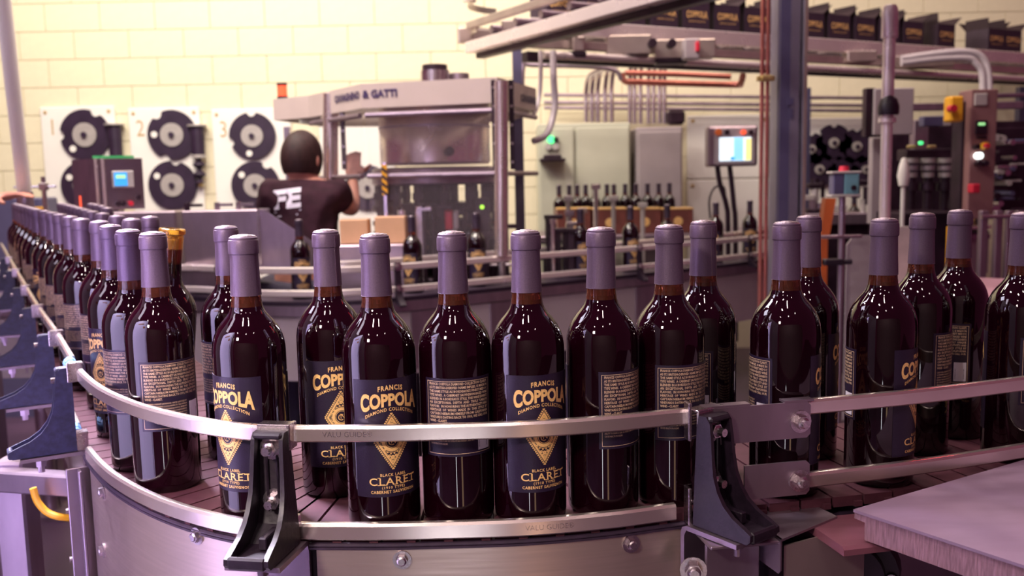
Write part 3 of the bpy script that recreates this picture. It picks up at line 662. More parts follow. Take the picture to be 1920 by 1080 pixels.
mb = MB(); q = (Q[0]+Q[2])/2; mb.box((q.x, q.y+.03, .46), (.05, .05, .90)); part('post', mb, 'dark', t, 0, W=True)
# upright plate under the right bracket
t = thing('bracket_mount', 'bolted steel mounting plates under the right black bracket', 'plate', (.215, .915, .70))
mb = MB(); mb.box((.222, .912, .855), (.062, .004, .16), rz=RAD(14), bev=.002); mb.box((.225, .900, .936), (.075, .040, .004), rz=RAD(10), bev=.001); part('plate', mb, 'satin', t, 0, W=True)
mb = MB(); c = atY(1300, 1068, .905); bolt(mb, c, (-.1, -1, 0), .009, .009, stud=.005); part('bolt', mb, 'zinc', t, 30, W=True)
# gearmotor below the slab
t = thing('gearmotor', 'dark gearmotor housing under the white slab at the lower right', 'motor', (.40, .90, .80))
mb = MB(); c = atZ(1640, 1085, .87); mb.cyl((c.x-.01, c.y+.04, .86), (c.x+.05, c.y+.16, .86), .050, 28); mb.cyl((c.x-.015, c.y+.03, .86), (c.x-.01, c.y+.04, .86), .036, 24); part('housing', mb, 'dark', t, 30, W=True)
for k in range(6):
    a = 2*pi*k/6; mb = MB(); bolt(mb, (c.x-.012+.0+.043*cos(a)*.9, c.y+.038-.043*cos(a)*.45, .86+.043*sin(a)), (-.45, -.9, 0), .004, .004); part('bolt', mb, 'zinc', t, 30, W=True)
mb = MB(); mb.box((c.x+.03, c.y+.13, .40), (.06, .06, .80)); part('foot', mb, 'dark', t, 0, W=True)
# ================================================================== middle conveyor
ZM = .87
mid = [(-3.6, 4.1), (-2.2, 3.62), atZ(330, 493, 1.0), atZ(500, 498, 1.0), atZ(640, 497, 1.0), atZ(760, 490, 1.0), atZ(880, 481, 1.0), atZ(1000, 472, 1.0), atZ(1200, 457, 1.0), atZ(1430, 437, 1.0), (2.6, 6.15), (3.4, 6.6)]
MP = resample([Vector((p[0], p[1], 0)) for p in catmull([(p[0], p[1], 0) for p in mid], 8)], .06)
def mrise(z, x0=-9, x1=9): return [(p.x, p.y, z) for p in MP if x0 < p.x < x1]
mc = thing('middle_conveyor', 'steel bottle conveyor crossing the hall behind the front bottles', 'conveyor', (-.1, 3.9, 0))
mb = MB(); mb.sweep(mrise(ZM), [(.05, 0), (.05, -.012), (-.16, -.012), (-.16, 0)]); part('belt', mb, 'wear', mc, 30, W=True)
for z0, z1, m, a, b in ((ZM-.016, ZM-.055, 'satin', .06, .055), (ZM-.06, ZM-.30, 'cab2', .050, .045)):
    mb = MB(); mb.sweep(mrise(0), [(a, z0), (a, z1), (b, z1), (b, z0)]); part('side_panel', mb, m, mc, 30, W=True)
mb = MB(); mb.sweep(mrise(ZM-.013), [(.044, 0), (.044, -.05), (-.14, -.05), (-.14, 0)]); part('bed', mb, 'wear', mc, 30, W=True)
for z, off, nm in ((1.0, .062, 'upper'), (.915, .062, 'middle'), (1.0, -.19, 'rear')):
    mb = MB(); mb.sweep(mrise(z, -9 if nm != 'rear' else -.90), [(off, 0), (off+.008, -.004), (off+.008, -.022), (off, -.026), (off-.006, -.022), (off-.006, -.004)])
    part('guide_rail', mb, 'bright', mc, 40, W=True)
for x in (-1.9, -1.1, -.46, .02, .55, 1.15, 1.9):
    k = min(range(len(MP)), key=lambda k: abs(MP[k].x-x)); n = normal(MP, k); p = MP[k]; rz = atan2(n[0], -n[1])
    mb = MB(); X = Matrix.Translation((p.x, p.y, ZM)) @ Matrix.Rotation(rz, 4, 'Z')
    ol = [(.070, -.02), (.115, -.03), (.120, -.022), (.098, -.002), (.084, .03), (.080, .135), (.070, .135)]
    mb.prism(ol, -.012, .012, lambda a, b, w_: tuple(X @ Vector((w_, -a, b)))); part('rail_bracket', mb, 'blackp', mc, 30, W=True)
    for z in (.12, .035):
        mb = MB(); bolt(mb, X @ Vector((0, -.082, z)), (n[0], n[1], 0), .010, .008); part('bolt', mb, 'zinc', mc, 30, W=True)
    mb = MB(); mb.box((p.x-n[0]*.05, p.y-n[1]*.05, .41), (.05, .05, .82)); part('leg', mb, 'satin', mc, 0, W=True)
# vertical seam plate with holes on the side panel
for px in (790, 935, 1190):
    k = min(range(len(MP)), key=lambda k: abs(MP[k].x/MP[k].y*1725+960-px)); n = normal(MP, k); p = MP[k]
    mb = MB(); mb.box((p.x+n[0]*.054, p.y+n[1]*.054, .70), (.13, .006, .22), rz=atan2(n[0], -n[1]), bev=.001); part('joint_plate', mb, 'satin', mc, 0, W=True)
G3 = 'bottles travelling on the middle conveyor'
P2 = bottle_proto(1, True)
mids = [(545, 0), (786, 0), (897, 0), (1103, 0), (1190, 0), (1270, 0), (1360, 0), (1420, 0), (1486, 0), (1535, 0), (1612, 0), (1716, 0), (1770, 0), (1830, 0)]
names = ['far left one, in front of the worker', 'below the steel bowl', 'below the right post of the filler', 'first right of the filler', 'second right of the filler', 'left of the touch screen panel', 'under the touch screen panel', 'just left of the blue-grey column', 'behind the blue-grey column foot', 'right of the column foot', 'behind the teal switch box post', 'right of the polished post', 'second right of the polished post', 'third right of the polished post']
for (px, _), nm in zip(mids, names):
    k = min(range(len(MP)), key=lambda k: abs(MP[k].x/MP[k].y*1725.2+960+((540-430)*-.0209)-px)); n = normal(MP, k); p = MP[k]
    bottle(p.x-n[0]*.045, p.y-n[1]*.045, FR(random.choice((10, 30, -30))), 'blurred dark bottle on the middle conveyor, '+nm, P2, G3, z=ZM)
# ================================================================== wall boards with format parts
def board(px0, px1, py0, py1, label, digit=None, Y=YW-.03):
    a, b = atY(px0, py0, Y), atY(px1, py1, Y); cx = (a.x+b.x)/2
    t = thing('parts_board', label, 'board', (cx, Y, b.z), group='white boards on the block wall')
    mb = MB(); mb.box((cx, Y, (a.z+b.z)/2), (b.x-a.x, .02, a.z-b.z), bev=.006); part('panel', mb, 'board', t, 0, W=True)
    for sx, sz in ((-1, 1), (1, 1)):
        mb = MB(); mb.cyl((cx+sx*((b.x-a.x)/2-.04), Y-.010, a.z-.04), (cx+sx*((b.x-a.x)/2-.04), Y-.016, a.z-.04), .012, 12); part('screw', mb, 'digit', t, 30, W=True)
    if digit:
        g = MB(); add_text(g, digit, lambda u, v: (a.x+.085+u, Y-.0115, a.z-.205+v), .17, -.008, .8, v0=0); part('digit', g, 'digit', t, 0, W=True)
    return t
board(75, 237, 201, 520, 'white parts board marked 1 at the far left', '1'); board(240, 393, 203, 520, 'white parts board marked 2', '2'); board(396, 560, 205, 520, 'white parts board marked 3 behind the worker', '3')
board(597, 748, 207, 520, 'white parts board seen through the filler guard'); board(1288, 1440, 217, 333, 'white board behind the touch screen panel'); board(1288, 1445, 338, 520, 'white board under the touch screen panel'); board(1496, 1650, 222, 480, 'white parts board between column and polished post')
YB = YW-.045
def wheel(px, py, r, label, notches, holes, rot=0, Y=YB, hubr=.47):
    c = atY(px, py, Y); t = thing('format_disc', label, 'wheel', (c.x, Y, c.z), group='black format discs hung on the boards')
    R = r/1725.2*Y; n = 60; pts = []
    for k in range(n*2):
        a = 2*pi*k/(n*2); rr = R
        for an in notches:
            d = abs((a-RAD(an)+pi) % (2*pi)-pi)
            if d < .20: rr = R-sqrt(max(0, .20**2-d*d))*R*.9
        pts.append((rr*cos(a), rr*sin(a)))
    mb = MB(); mb.prism(pts, 0, .018, lambda a, b, w_: (a, -w_, b)); part('disc', mb, 'disc', t, 30)
    mb = MB(); mb.cyl((0, -.018, 0), (0, -.026, 0), R*hubr, 36); part('hub_plate', mb, 'hub', t, 30)
    mb = MB(); mb.cyl((0, -.026, 0), (0, -.045, 0), R*.11, 16); part('knob', mb, 'disc', t, 30)
    for an, q in holes:
        mb = MB(); mb.cyl((R*q*cos(RAD(an)), -.018, R*q*sin(RAD(an))), (R*q*cos(RAD(an)), -.021, R*q*sin(RAD(an))), R*.13, 16); part('hole', mb, 'board', t, 30, label='pale round hole')
wheel(161, 253, 46.5, 'black format disc on the leftmost board, upper', [62, 180], [(227, .74)])
wheel(161, 348, 45, 'black format disc on the leftmost board, half hidden by the control box', [90], [(150, .7)])
wheel(324, 253, 45.5, 'black format disc on the middle board beside the feed screw, upper', [125, 250], [(178, .72), (0, .90)])
wheel(325, 347, 45, 'black format disc on the middle board beside the feed screw, lower', [80], [(148, .72)])
wheel(474, 255, 43, 'black format disc on the board left of the worker, upper', [90, 195], [(258, .76)])
wheel(480, 348, 45, 'black format disc on the board left of the worker, lower', [60], [(140, .7)])
wheel(690, 352, 42, 'black format disc behind the filler guard', [90, 180], [(140, .7)])
def screw(px, py0, py1, label, smooth_to=None):
    a, b = atY(px, py0, YB-.03), atY(px, py1, YB-.03); t = thing('feed_screw', label, 'feed screw', (b.x, b.y, b.z), group='bottle feed screws hung on the boards')
    H = a.z-b.z; top = H if smooth_to is None else H; z0 = 0 if smooth_to is None else H*.52
    mb = MB(); mb.cyl((0, 0, z0), (0, 0, H), .046, 20, .050); part('upper_sleeve', mb, 'disc', t, 30)
    mb = MB(); mb.cyl((0, 0, H), (0, 0, H+.012), .07, 16); mb.cyl((0, .06, H), (0, -.02, H), .012, 8); part('end_plate', mb, 'hub', t, 30)
    if smooth_to:
        mb = MB(); pf = []
        for k in range(40): z = z0*.12+z0*.82*k/39; pf.append((.030+.016*sin(z/z0*2*pi*3.2), z))
        mb.lathe(pf, 18); part('thread', mb, 'disc', t, 50)
        mb = MB(); mb.cyl((0, 0, z0*.92), (0, 0, z0*1.02), .052, 18); part('collar', mb, 'hub', t, 30)
        mb = MB(); mb.cyl((0, 0, 0), (0, 0, z0*.14), .018, 12); part('tip', mb, 'brass', t, 30)
screw(218, 235, 292, 'short black feed screw at the right of board 1'); screw(376, 237, 350, 'long black feed screw at the right of board 2', 1)
# black shapes on the right board
for i, (px, py, r) in enumerate([(1520, 280, 30), (1562, 268, 34), (1605, 275, 33), (1535, 318, 32), (1580, 322, 30), (1622, 318, 28)]):
    wheel(px, py, r, 'black star wheel on the right board, ' + ['upper left', 'upper middle', 'upper right', 'lower left', 'lower middle', 'lower right'][i], [30, 90, 150, 210, 270, 330], [], hubr=.28)
# ================================================================== electric cabinets, conduits
def cabinet(px0, px1, py0, Y, depth, label, m, seams=()):
    a, b = atY(px0, py0, Y), atY(px1, py0, Y); z1 = (a.z+b.z)/2
    t = thing('electric_cabinet', label, 'cabinet', ((a.x+b.x)/2, Y+depth/2, 0))
    mb = MB(); mb.box(((a.x+b.x)/2, Y+depth/2+.01, z1/2), (b.x-a.x, depth, z1), bev=.008); part('body', mb, m, t, 0, W=True)
    xs = [a.x]+[atY(s, py0, Y).x for s in seams]+[b.x]
    for x0, x1 in zip(xs, xs[1:]):
        mb = MB(); mb.box(((x0+x1)/2, Y-.006, z1/2), (x1-x0-.02, .02, z1-.06), bev=.006); part('door', mb, m, t, 0, W=True)
    return t
ca = cabinet(1008, 1182, 231, 6.25, .5, 'wide pale green-grey electric cabinet with a green lamp', 'cab', (1078,))
for px, py, m, r in ((1033, 262, 'greenled', .026), (1042, 262, 'dark', .018), (1028, 275, 'hub', .022), (1041, 275, 'hub', .022)):
    c = atY(px, py, 6.23); mb = MB(); mb.cyl((c.x, 6.235, c.z), (c.x, 6.20, c.z), r, 16); part('push_button', mb, m, ca, 30, W=True)
c = atY(1036, 300, 6.1); mb = MB(); mb.box((c.x, 6.15, c.z), (.17, .16, .02), bev=.004); mb.box((c.x, 6.12, c.z+.02), (.12, .08, .03), bev=.01); part('shelf', mb, 'dark', ca, 0, W=True)
cabinet(1194, 1280, 238, 6.2, .5, 'narrow grey electric cabinet right of the green-grey one', 'cab2')
t = thing('conduit_box', 'small dark junction box on the grey cabinet', 'box', (0, 0, 0)); c = atY(1271, 220, 6.3); t.location = (c.x, 6.4, c.z-.045)
mb = MB(); mb.box((0, 0, .05), (.12, .12, .10), bev=.02); part('housing', mb, 'dark', t, 0)
def pipe(label, pts, r, m='chrome', grp='steel conduits above the electric cabinets', name='conduit'):
    mb = MB(); mb.tube(catmull(pts, 6), r, 10); mb2 = mb
    return solo(name, mb2, m, label, 'pipe', grp, 40)
nth = ['first', 'second', 'third', 'fourth', 'fifth', 'sixth', 'seventh']
for i, px in enumerate((1099, 1110, 1121, 1135, 1147)):
    a = atY(px, 229, 6.55); b = atY(px, 170-i*3, 6.55); c = atY(px+8, 140-i*4, 6.5)
    pipe('bent steel conduit of the left bundle, %s from left' % nth[i], [a, a.lerp(b, .5), b, c, c+Vector((.10, -.1, .03))], .017)
for i, px in enumerate((1181, 1190, 1201, 1216, 1226, 1237, 1246)):
    a = atY(px, 232, 6.5); b = atY(px, 150, 6.5); pipe('steel conduit of the right bundle, %s from left' % nth[i], [a, a.lerp(b, .5), b, b+Vector((.0, -.05, .12))], .015)
for i, (y, n) in enumerate(((178, 'upper'), (192, 'middle'), (202, 'lower'))):
    a, b = atY(1020, y, 6.75), atY(1640, y+6, 6.75); pipe('thin horizontal wall conduit, '+n, [a, a.lerp(b, .3), a.lerp(b, .7), b], .013, 'satin')
pipe('thin conduit running below the overhead conveyor', [atY(980, 212, 5.6), atY(981, 124, 5.6), atY(1000, 122, 5.6), atY(1140, 128, 5.6), atY(1165, 150, 5.6)], .014, 'satin')
pipe('copper pipe loop, lower run', [atY(1165, 137, 5.9), atY(1172, 152, 5.9), atY(1200, 154, 5.9), atY(1370, 159, 5.9), atY(1388, 156, 5.8), atY(1393, 142, 5.7)], .020, 'copper')
pipe('copper pipe loop, upper run', [atY(1172, 137, 5.85), atY(1260, 139, 5.85), atY(1370, 144, 5.85)], .018, 'copper')
# ================================================================== overhead carton conveyor
ZO = 2.075
U = Vector((.887, .461, 0)); V_ = Vector((.515, -.857, 0)); K = Vector((.02, 4.735, 0))
oc = thing('overhead_conveyor', 'L-shaped overhead conveyor carrying black cartons along the wall', 'conveyor', (K.x, K.y, 1.85))
def beam(a, b, w_, h, m, z, name='beam', bev=.004, label=None):
    a = Vector(a); b = Vector(b); d = b-a; c = (a+b)/2; mb = MB(); mb.box((c.x, c.y, z), (d.length, w_, h), rz=atan2(d.y, d.x), bev=bev); return part(name, mb, m, oc, 0, W=True, label=label)
N_ = Vector((U.y, -U.x, 0))
E1 = K+U*4.9; E2 = K+V_*3.2
for off, z, h, w_, m in ((.20, ZO-.035, .075, .03, 'bright'), (-.20, ZO-.035, .075, .03, 'conv'), (.19, ZO-.115, .045, .04, 'conv'), (.14, ZO-.175, .05, .06, 'dark')):
    beam(K+N_*off+U*(.0 if off > 0 else -.2), E1+N_*off, w_, h, m, z)
mb = MB(); a, b = K+N_*.24+U*.05, E1+N_*.24; mb.tube([tuple(a+Vector((0, 0, ZO-.175))), tuple((a+b)/2+Vector((0, 0, ZO-.175))), tuple(b+Vector((0, 0, ZO-.175)))], .020, 12); part('chrome_tube', mb, 'bright', oc, 40, W=True)
for k in range(24):
    p = K+U*(.1+k*.2); mb = MB(); mb.cyl(tuple(p+N_*.185+Vector((0, 0, ZO-.022))), tuple(p-N_*.185+Vector((0, 0, ZO-.022))), .020, 12); part('roller', mb, 'satin', oc, 30, W=True)
for off, z, h, w_, m in ((-.18, 1.965, .055, .05, 'bright'), (-.18, 2.075, .035, .03, 'conv'), (-.20, 2.20, .030, .02, 'bright'), (.20, 2.03, .06, .03, 'conv'), (.22, 2.20, .030, .02, 'conv'), (-.12, 1.93, .03, .05, 'dark')):
    q = U*off*1.0; beam(K+q+V_*(-.1), E2+q, w_, h, m, z)
for k in range(14):
    p = K+V_*(.1+k*.22); mb = MB(); mb.cyl(tuple(p+U*.185+Vector((0, 0, ZO-.045))), tuple(p-U*.165+Vector((0, 0, ZO-.045))), .020, 12); part('roller', mb, 'satin', oc, 30, W=True)
# rounded turn plates at the corner
mb = MB(); n = 14
for z0, z1, r in ((ZO-.04, ZO+.02, .26), (ZO+.10, ZO+.13, .27)):
    pts = [K+U*.08-V_*.02+(-U*cos(pi*.5*i/n)-V_*0+N_*0)*r*cos(0)+(-V_)*r*sin(pi*.5*i/n)*1 for i in range(n+1)]
    pts2 = [(p.x, p.y) for p in pts]
    mb.sweep([(p[0], p[1], 0) for p in pts2], [(0, z0), (0, z1), (.012, z1), (.012, z0)])
part('turn_plate', mb, 'conv', oc, 40, W=True)
for p, h in ((K+U*.15, 1), (K+U*2.7, 1), (K+U*4.6, 1)):
    pass
for px, y0, y1, Y, m, wd in ((969, 85, 160, 4.9, 'bluegrey', .05),):
    a, b = atY(px, y0, Y), atY(px, y1, Y); mb = MB(); mb.box((a.x, Y, (a.z)/2), (wd, wd, a.z)); part('post', mb, m, oc, 0, W=True)
for x, y in ((2.0, 6.3), (3.6, 6.55)):
    mb = MB(); mb.box((x, y, (ZO-.2)/2), (.06, .06, ZO-.2)); part('post', mb, 'bluegrey', oc, 0, W=True)
mb = MB(); a = K+V_*2.6+U*.30; mb.box((a.x, a.y, (ZO-.08)/2+.0), (.05, .05, ZO-.08)) if False else mb.box(tuple(K+V_*2.9+Vector((0, 0, ZO-.13))), (.4, .05, .05)); part('cross_bar', mb, 'satin', oc, 0, W=True)
# equipment boxes under the deck
def ubox(px0, px1, py0, py1, Y, m, name, d=.10, label=None):
    a, b = atY(px0, py0, Y), atY(px1, py1, Y); mb = MB(); mb.box(((a.x+b.x)/2, Y+d/2, (a.z+b.z)/2), (b.x-a.x, d, a.z-b.z), bev=.006); return part(name, mb, m, oc, 0, W=True, label=label)
ubox(1137, 1222, 66, 101, 4.75, 'conv', 'control_housing'); ubox(1228, 1342, 74, 108, 4.80, 'conv', 'control_housing'); ubox(1284, 1312, 72, 110, 4.70, 'cab2', 'isolator', .09, 'grey isolator housing'); 
c = atY(1307, 88, 4.70); mb = MB(); mb.box((c.x, 4.69, c.z), (.018, .03, .05), bev=.004); part('switch_handle', mb, 'red', oc, 0, W=True, label='red switch handle')
for px, py in ((1222, 82), (1258, 83)): c = atY(px, py, 4.74); mb = MB(); mb.cyl((c.x, 4.76, c.z), (c.x, 4.70, c.z), .022, 14); part('knob', mb, 'dark', oc, 30, W=True)
ubox(1074, 1096, 68, 96, 4.6, 'conv', 'bracket_plate', .04); ubox(1063, 1100, 96, 106, 4.6, 'dark', 'bracket_plate', .06)
ubox(1590, 1645, 95, 115, 5.5, 'conv', 'control_housing'); ubox(1660, 1790, 105, 125, 5.7, 'conv', 'control_housing'); ubox(1230, 1290, 108, 118, 4.8, 'dark', 'bracket_plate')
ubox(940, 965, 38, 70, 4.55, 'conv', 'corner_bracket', .05)
for i, (a, b, c_, d_) in enumerate(((1013, 95, 1012, 175), (1037, 95, 1040, 200))):
    pipe(['slim', 'stout'][i]+' white hose hanging from the conveyor corner', [atY(a, b, 4.5), atY(a+1, (b+d_)/2, 4.5), atY(c_, d_, 4.5), atY(c_-6-i*8, d_+28+i*22, 4.45), atY(1000, 215+i*50, 4.4)], .010+.006*i, 'hose', 'white hoses by the filler', 'hose')
for i in range(2):
    pipe(['outer', 'inner'][i]+' pale hose arching down at the far right of the overhead conveyor', [atY(1690, 110+i*8, 5.6), atY(1760, 100+i*10, 5.6), atY(1815, 97+i*12, 5.6), atY(1842-i*12, 108+i*10, 5.6), atY(1853-i*12, 135, 5.6), atY(1855-i*12, 175, 5.6)], .020, 'hose', 'pale hoses at the far right', 'hose')
# cartons
cp_ = thing('carton', 'x', 'carton'); s = .168; h = .165
mb = MB(); th = .004
mb.box((0, 0, th/2), (s, s, th)); mb.box((0, -s/2, h/2), (s, th, h)); mb.box((0, s/2, h/2), (s, th, h)); mb.box((-s/2, 0, h/2), (th, s, h)); mb.box((s/2, 0, h/2), (th, s, h))
part('box_body', mb, 'carton', cp_, 0)
mb = MB(); mb.box((0, 0, 0), (s, .003, .085)); f1 = part('flap', mb, 'carton_in', cp_, 0); f1.location = (0, s/2+.028, h+.030); f1.rotation_euler = (RAD(-42), 0, 0)
mb = MB(); mb.box((0, 0, 0), (.003, s, .085)); f2 = part('flap', mb, 'carton_in', cp_, 0); f2.location = (s/2+.030, 0, h+.026); f2.rotation_euler = (0, RAD(52), 0)
mb = MB(); mb.box((0, 0, 0), (.003, s, .07)); f3 = part('flap', mb, 'carton_in', cp_, 0); f3.location = (-s/2-.002, 0, h+.033); f3.rotation_euler = (0, RAD(-6), 0)
def wpc(x, y): return x, y*(1+.35*(x/.07)**2)-1.6*x*x
g = MB(); add_text(g, 'COPPOLA', lambda u, v: (u, -s/2-.0035, .088+v), .042, .03, 1, fit=.138, warp=wpc, space=1.05)
add_text(g, 'DIAMOND COLLECTION', lambda u, v: (u, -s/2-.0035, .060+v), .012, 0, 1, fit=.11)
part('gold_lettering', g, 'gold', cp_, 0)
g = MB(); add_text(g, 'COPPOLA', lambda u, v: (s/2+.0035, u, .088+v), .042, .03, 1, fit=.138, warp=wpc); part('gold_lettering', g, 'gold', cp_, 0)
pos = [.235, .45, .665, .88, 1.095, 1.31, 1.525, 1.74, 1.955, 2.17, 2.385, 2.60, 2.815, 3.12, 3.62, 3.80]
first = True
cl = ['nearest the conveyor corner', 'first after the corner one', 'second from the conveyor corner', 'third from the conveyor corner', 'fourth from the conveyor corner', 'fifth from the conveyor corner', 'left of the blue-grey column', 'behind the blue-grey column', 'just right of the blue-grey column', 'second right of the column', 'left of the polished post', 'behind the polished post', 'just right of the polished post', 'standing alone right of the post', 'far right pair, left', 'last one at the far right']
for d, lb in zip(pos, cl):
    o = cp_ if first else copy_tree(cp_); first = False; q = K+U*d+N_*.02; o.location = (q.x, q.y, ZO); o.rotation_euler = (0, 0, atan2(U.y, U.x)+RAD(random.uniform(-3, 3)))
    o['label'] = 'open black carton with gold lettering on the overhead conveyor, '+lb; o['group'] = 'black cartons on the overhead conveyor'
for i, d in enumerate((1.55, 1.77, 1.99)):
    o = copy_tree(cp_); q = K+V_*d+U*.03; o.location = (q.x, q.y, ZO-.022); o.rotation_euler = (0, 0, atan2(V_.y, V_.x)); o['label'] = 'black carton on the near arm of the overhead conveyor, %s' % ('farthest', 'middle', 'nearest')[i]; o['group'] = 'black cartons on the overhead conveyor'
# ================================================================== filler
Yf = 4.3
t = thing('bottle_filler', 'round bottle filling machine with beige fascia, steel bowl and clear guards', 'machine', (-.40, 4.6, 0)); FM = t
zf0, zf1 = 1.612, 1.712
FV = [Vector((-1.13, 4.50, 0)), Vector((-.93, 4.36, 0)), Vector((-.612, 3.90, 0)), Vector((-.043, 3.75, 0)), Vector((.128, 4.25, 0)), Vector((.02, 4.95, 0)), Vector((-.50, 5.25, 0)), Vector((-1.02, 5.10, 0))]
cen = Vector((-.42, 4.55, 0))
for i in range(8):
    a, b = FV[i], FV[(i+1) % 8]; d = (b-a).normalized(); nn = Vector((d.y, -d.x, 0)); 
    mb = MB(); vs = [tuple(p+nn*o+Vector((0, 0, z))) for o in (0, -.02) for z in (zf0, zf1) for p in (a, b)]
    mb.add(vs, [(0, 1, 3, 2), (5, 4, 6, 7), (0, 2, 6, 4), (1, 5, 7, 3), (2, 3, 7, 6), (0, 4, 5, 1)]); part('fascia_panel', mb, 'fascia', t, 0, W=True)
mb = MB(); vs = [tuple(p*.94+cen*.06+Vector((0, 0, zf1-.03))) for p in FV]+[tuple(p*.94+cen*.06+Vector((0, 0, zf1-.04))) for p in FV]; mb.add(vs, [tuple(range(8)), tuple(reversed(range(8, 16)))]); part('roof_plate', mb, 'conv', t, 0, W=True)
def facetext(s, i, t0, size, fit, z, dn=.003):
    a, b = FV[i], FV[i+1]; d = (b-a).normalized(); nn = Vector((d.y, -d.x, 0)); g = MB()
    add_text(g, s, lambda u, v: tuple(a+d*(t0+u)+nn*dn+Vector((0, 0, z+v))), size, .05, 1, 'LEFT', fit=fit); part('lettering', g, 'navy', t, 0, W=True)
facetext('CAVAGNINO', 1, .30, .042, .25, 1.655); facetext('& GATTI', 2, .008, .042, .155, 1.655); facetext('CAVAGNINO', 3, .30, .042, .22, 1.64)
def post(px, Y, y0, y1, r, m='rail', nm='post'):
    a, b = atY(px, y0, Y), atY(px, y1, Y); mb = MB(); mb.cyl((b.x, Y, b.z), (a.x, Y, a.z), r, 20); part(nm, mb, m, t, 30, W=True); return a, b
post(620, 4.19, 176, 500, .034); post(940, 3.71, 152, 480, .028)
for px, Y in ((640, 4.10), (925, 3.74), (958, 3.76)):
    a, b = atY(px, 150 if px > 700 else 172, Y), atY(px, 318, Y); mb = MB(); mb.box((a.x, Y, (a.z+b.z)/2), (.020, .012, a.z-b.z)); part('black_strip', mb, 'dark', t, 0, W=True)
    for k in range(5): mb = MB(); mb.cyl((a.x, Y-.006, b.z+.03+k*(a.z-b.z-.06)/4), (a.x, Y-.012, b.z+.03+k*(a.z-b.z-.06)/4), .006, 8); part('screw', mb, 'zinc', t, 30, W=True)
# clear guard panels
for i in (1, 2, 3):
    a, b = FV[i], FV[i+1]; a = a.lerp(b, .03); b = b.lerp(a, .03); d = (b-a).normalized(); nn = Vector((d.y, -d.x, 0)); mb = MB()
    vs = [tuple(p-nn*.004+Vector((0, 0, z))+nn*o) for o in (0, -.006) for z in (.98, zf0) for p in (a, b)]
    mb.add(vs, [(0, 1, 3, 2), (5, 4, 6, 7), (0, 2, 6, 4), (1, 5, 7, 3), (2, 3, 7, 6), (0, 4, 5, 1)]); part('guard_panel', mb, 'clear', t, 0, W=True, label='clear plastic guard')
    for zz in (1.33, zf0-.03):
        mb = MB(); mb.cyl(tuple(a+Vector((0, 0, zz))), tuple(b+Vector((0, 0, zz))), .011, 10); part('cross_bar', mb, 'satin', t, 30, W=True)
# bowl, ring and spindles
bc = atY(815, 250, 4.6); bx = bc.x
mb = MB(); mb.lathe([(.10, 1.385), (.262, 1.385), (.272, 1.395), (.272, 1.66), (.262, 1.672), (.10, 1.68)], 56, (bx, 4.6, 0)); part('bowl', mb, 'rail', t, 40, W=True)
mb = MB(); mb.lathe([(.0, 1.56), (.275, 1.56), (.275, 1.57), (.0, 1.57)], 48, (bx, 4.6, 0)); mb.lathe([(.05, 1.285), (.30, 1.285), (.315, 1.295), (.315, 1.36), (.30, 1.372), (.05, 1.372)], 56, (bx, 4.6, 0)); part('ring_plate', mb, 'satin', t, 40, W=True)
mb = MB(); mb.cyl((bx+.01, 4.6, 1.66), (bx+.01, 4.6, 1.84), .072, 28); part('top_motor', mb, 'chrome', t, 30, W=True)
mb = MB(); mb.cyl((bx+.01, 4.6, 1.835), (bx+.01, 4.6, 1.868), .062, 28); part('motor_cap', mb, 'dark', t, 30, W=True)
c = atY(852, 140, 4.6); mb = MB(); mb.cyl((c.x+.02, 4.65, 1.69), (c.x+.02, 4.65, 1.83), .05, 20); part('side_motor', mb, 'satin', t, 30, W=True)
c = atY(843, 283, 4.3); mb = MB(); mb.lathe([(0, 0), (.012, 0), (.020, .008), (.022, .018), (.014, .03), (0, .032)], 20, (c.x, 4.33, c.z), axis=Vector((0, -1, 0))); part('ball_knob', mb, 'dark', t, 40, W=True)
mb = MB(); mb.cyl((bx, 4.6, .70), (bx, 4.6, 1.30), .11, 28); part('column', mb, 'dark', t, 30, W=True)
mb = MB(); mb.cyl((bx, 4.6, .862), (bx, 4.6, 1.12), .21, 32); mb.cyl((bx, 4.6, 1.14), (bx, 4.6, 1.20), .245, 32); part('dark_mass', mb, 'dark', t, 30, W=True)  # drums added as a dark mass to darken the zone under the bowl
mb = MB(); mb.lathe([(.0, .0), (.50, .0), (.50, .84), (.49, .86), (0, .86)], 48, (-.42, 4.66, 0)); part('base', mb, 'satin', t, 40, W=True)
for k in range(14):
    a = 2*pi*k/14; x, y = bx+.285*cos(a), 4.6+.285*sin(a)
    mb = MB(); mb.cyl((x, y, 1.19), (x, y, 1.30), .022, 12); mb.cyl((x, y, 1.16), (x, y, 1.19), .034, 12); mb.box((x, y, 1.235), (.05, .05, .035)); part('spindle', mb, 'dark', t, 30, W=True)
    mb = MB(); mb.cyl((x*.9+bx*.1, y*.9+.46, .86), (x*.9+bx*.1, y*.9+.46, 1.30), .009, 8); part('guide_rod', mb, 'chrome', t, 30, W=True)
G4 = 'bottles standing in the turret of the filling machine'
for k in range(14):
    a = 2*pi*(k)/14; 
    if sin(a) > .3: continue
    x, y = bx+.285*cos(a), 4.6+.285*sin(a)
    bottle(x, y, FR(k*40), 'dark bottle under a black gripper of the round filler, %s counting round from the right' % (['first', 'second', 'third', 'fourth', 'fifth', 'sixth', 'seventh', 'eighth', 'ninth', 'tenth', 'eleventh', 'twelfth', 'thirteenth', 'last'][(k+7) % 14]), P2, G4, z=.862)
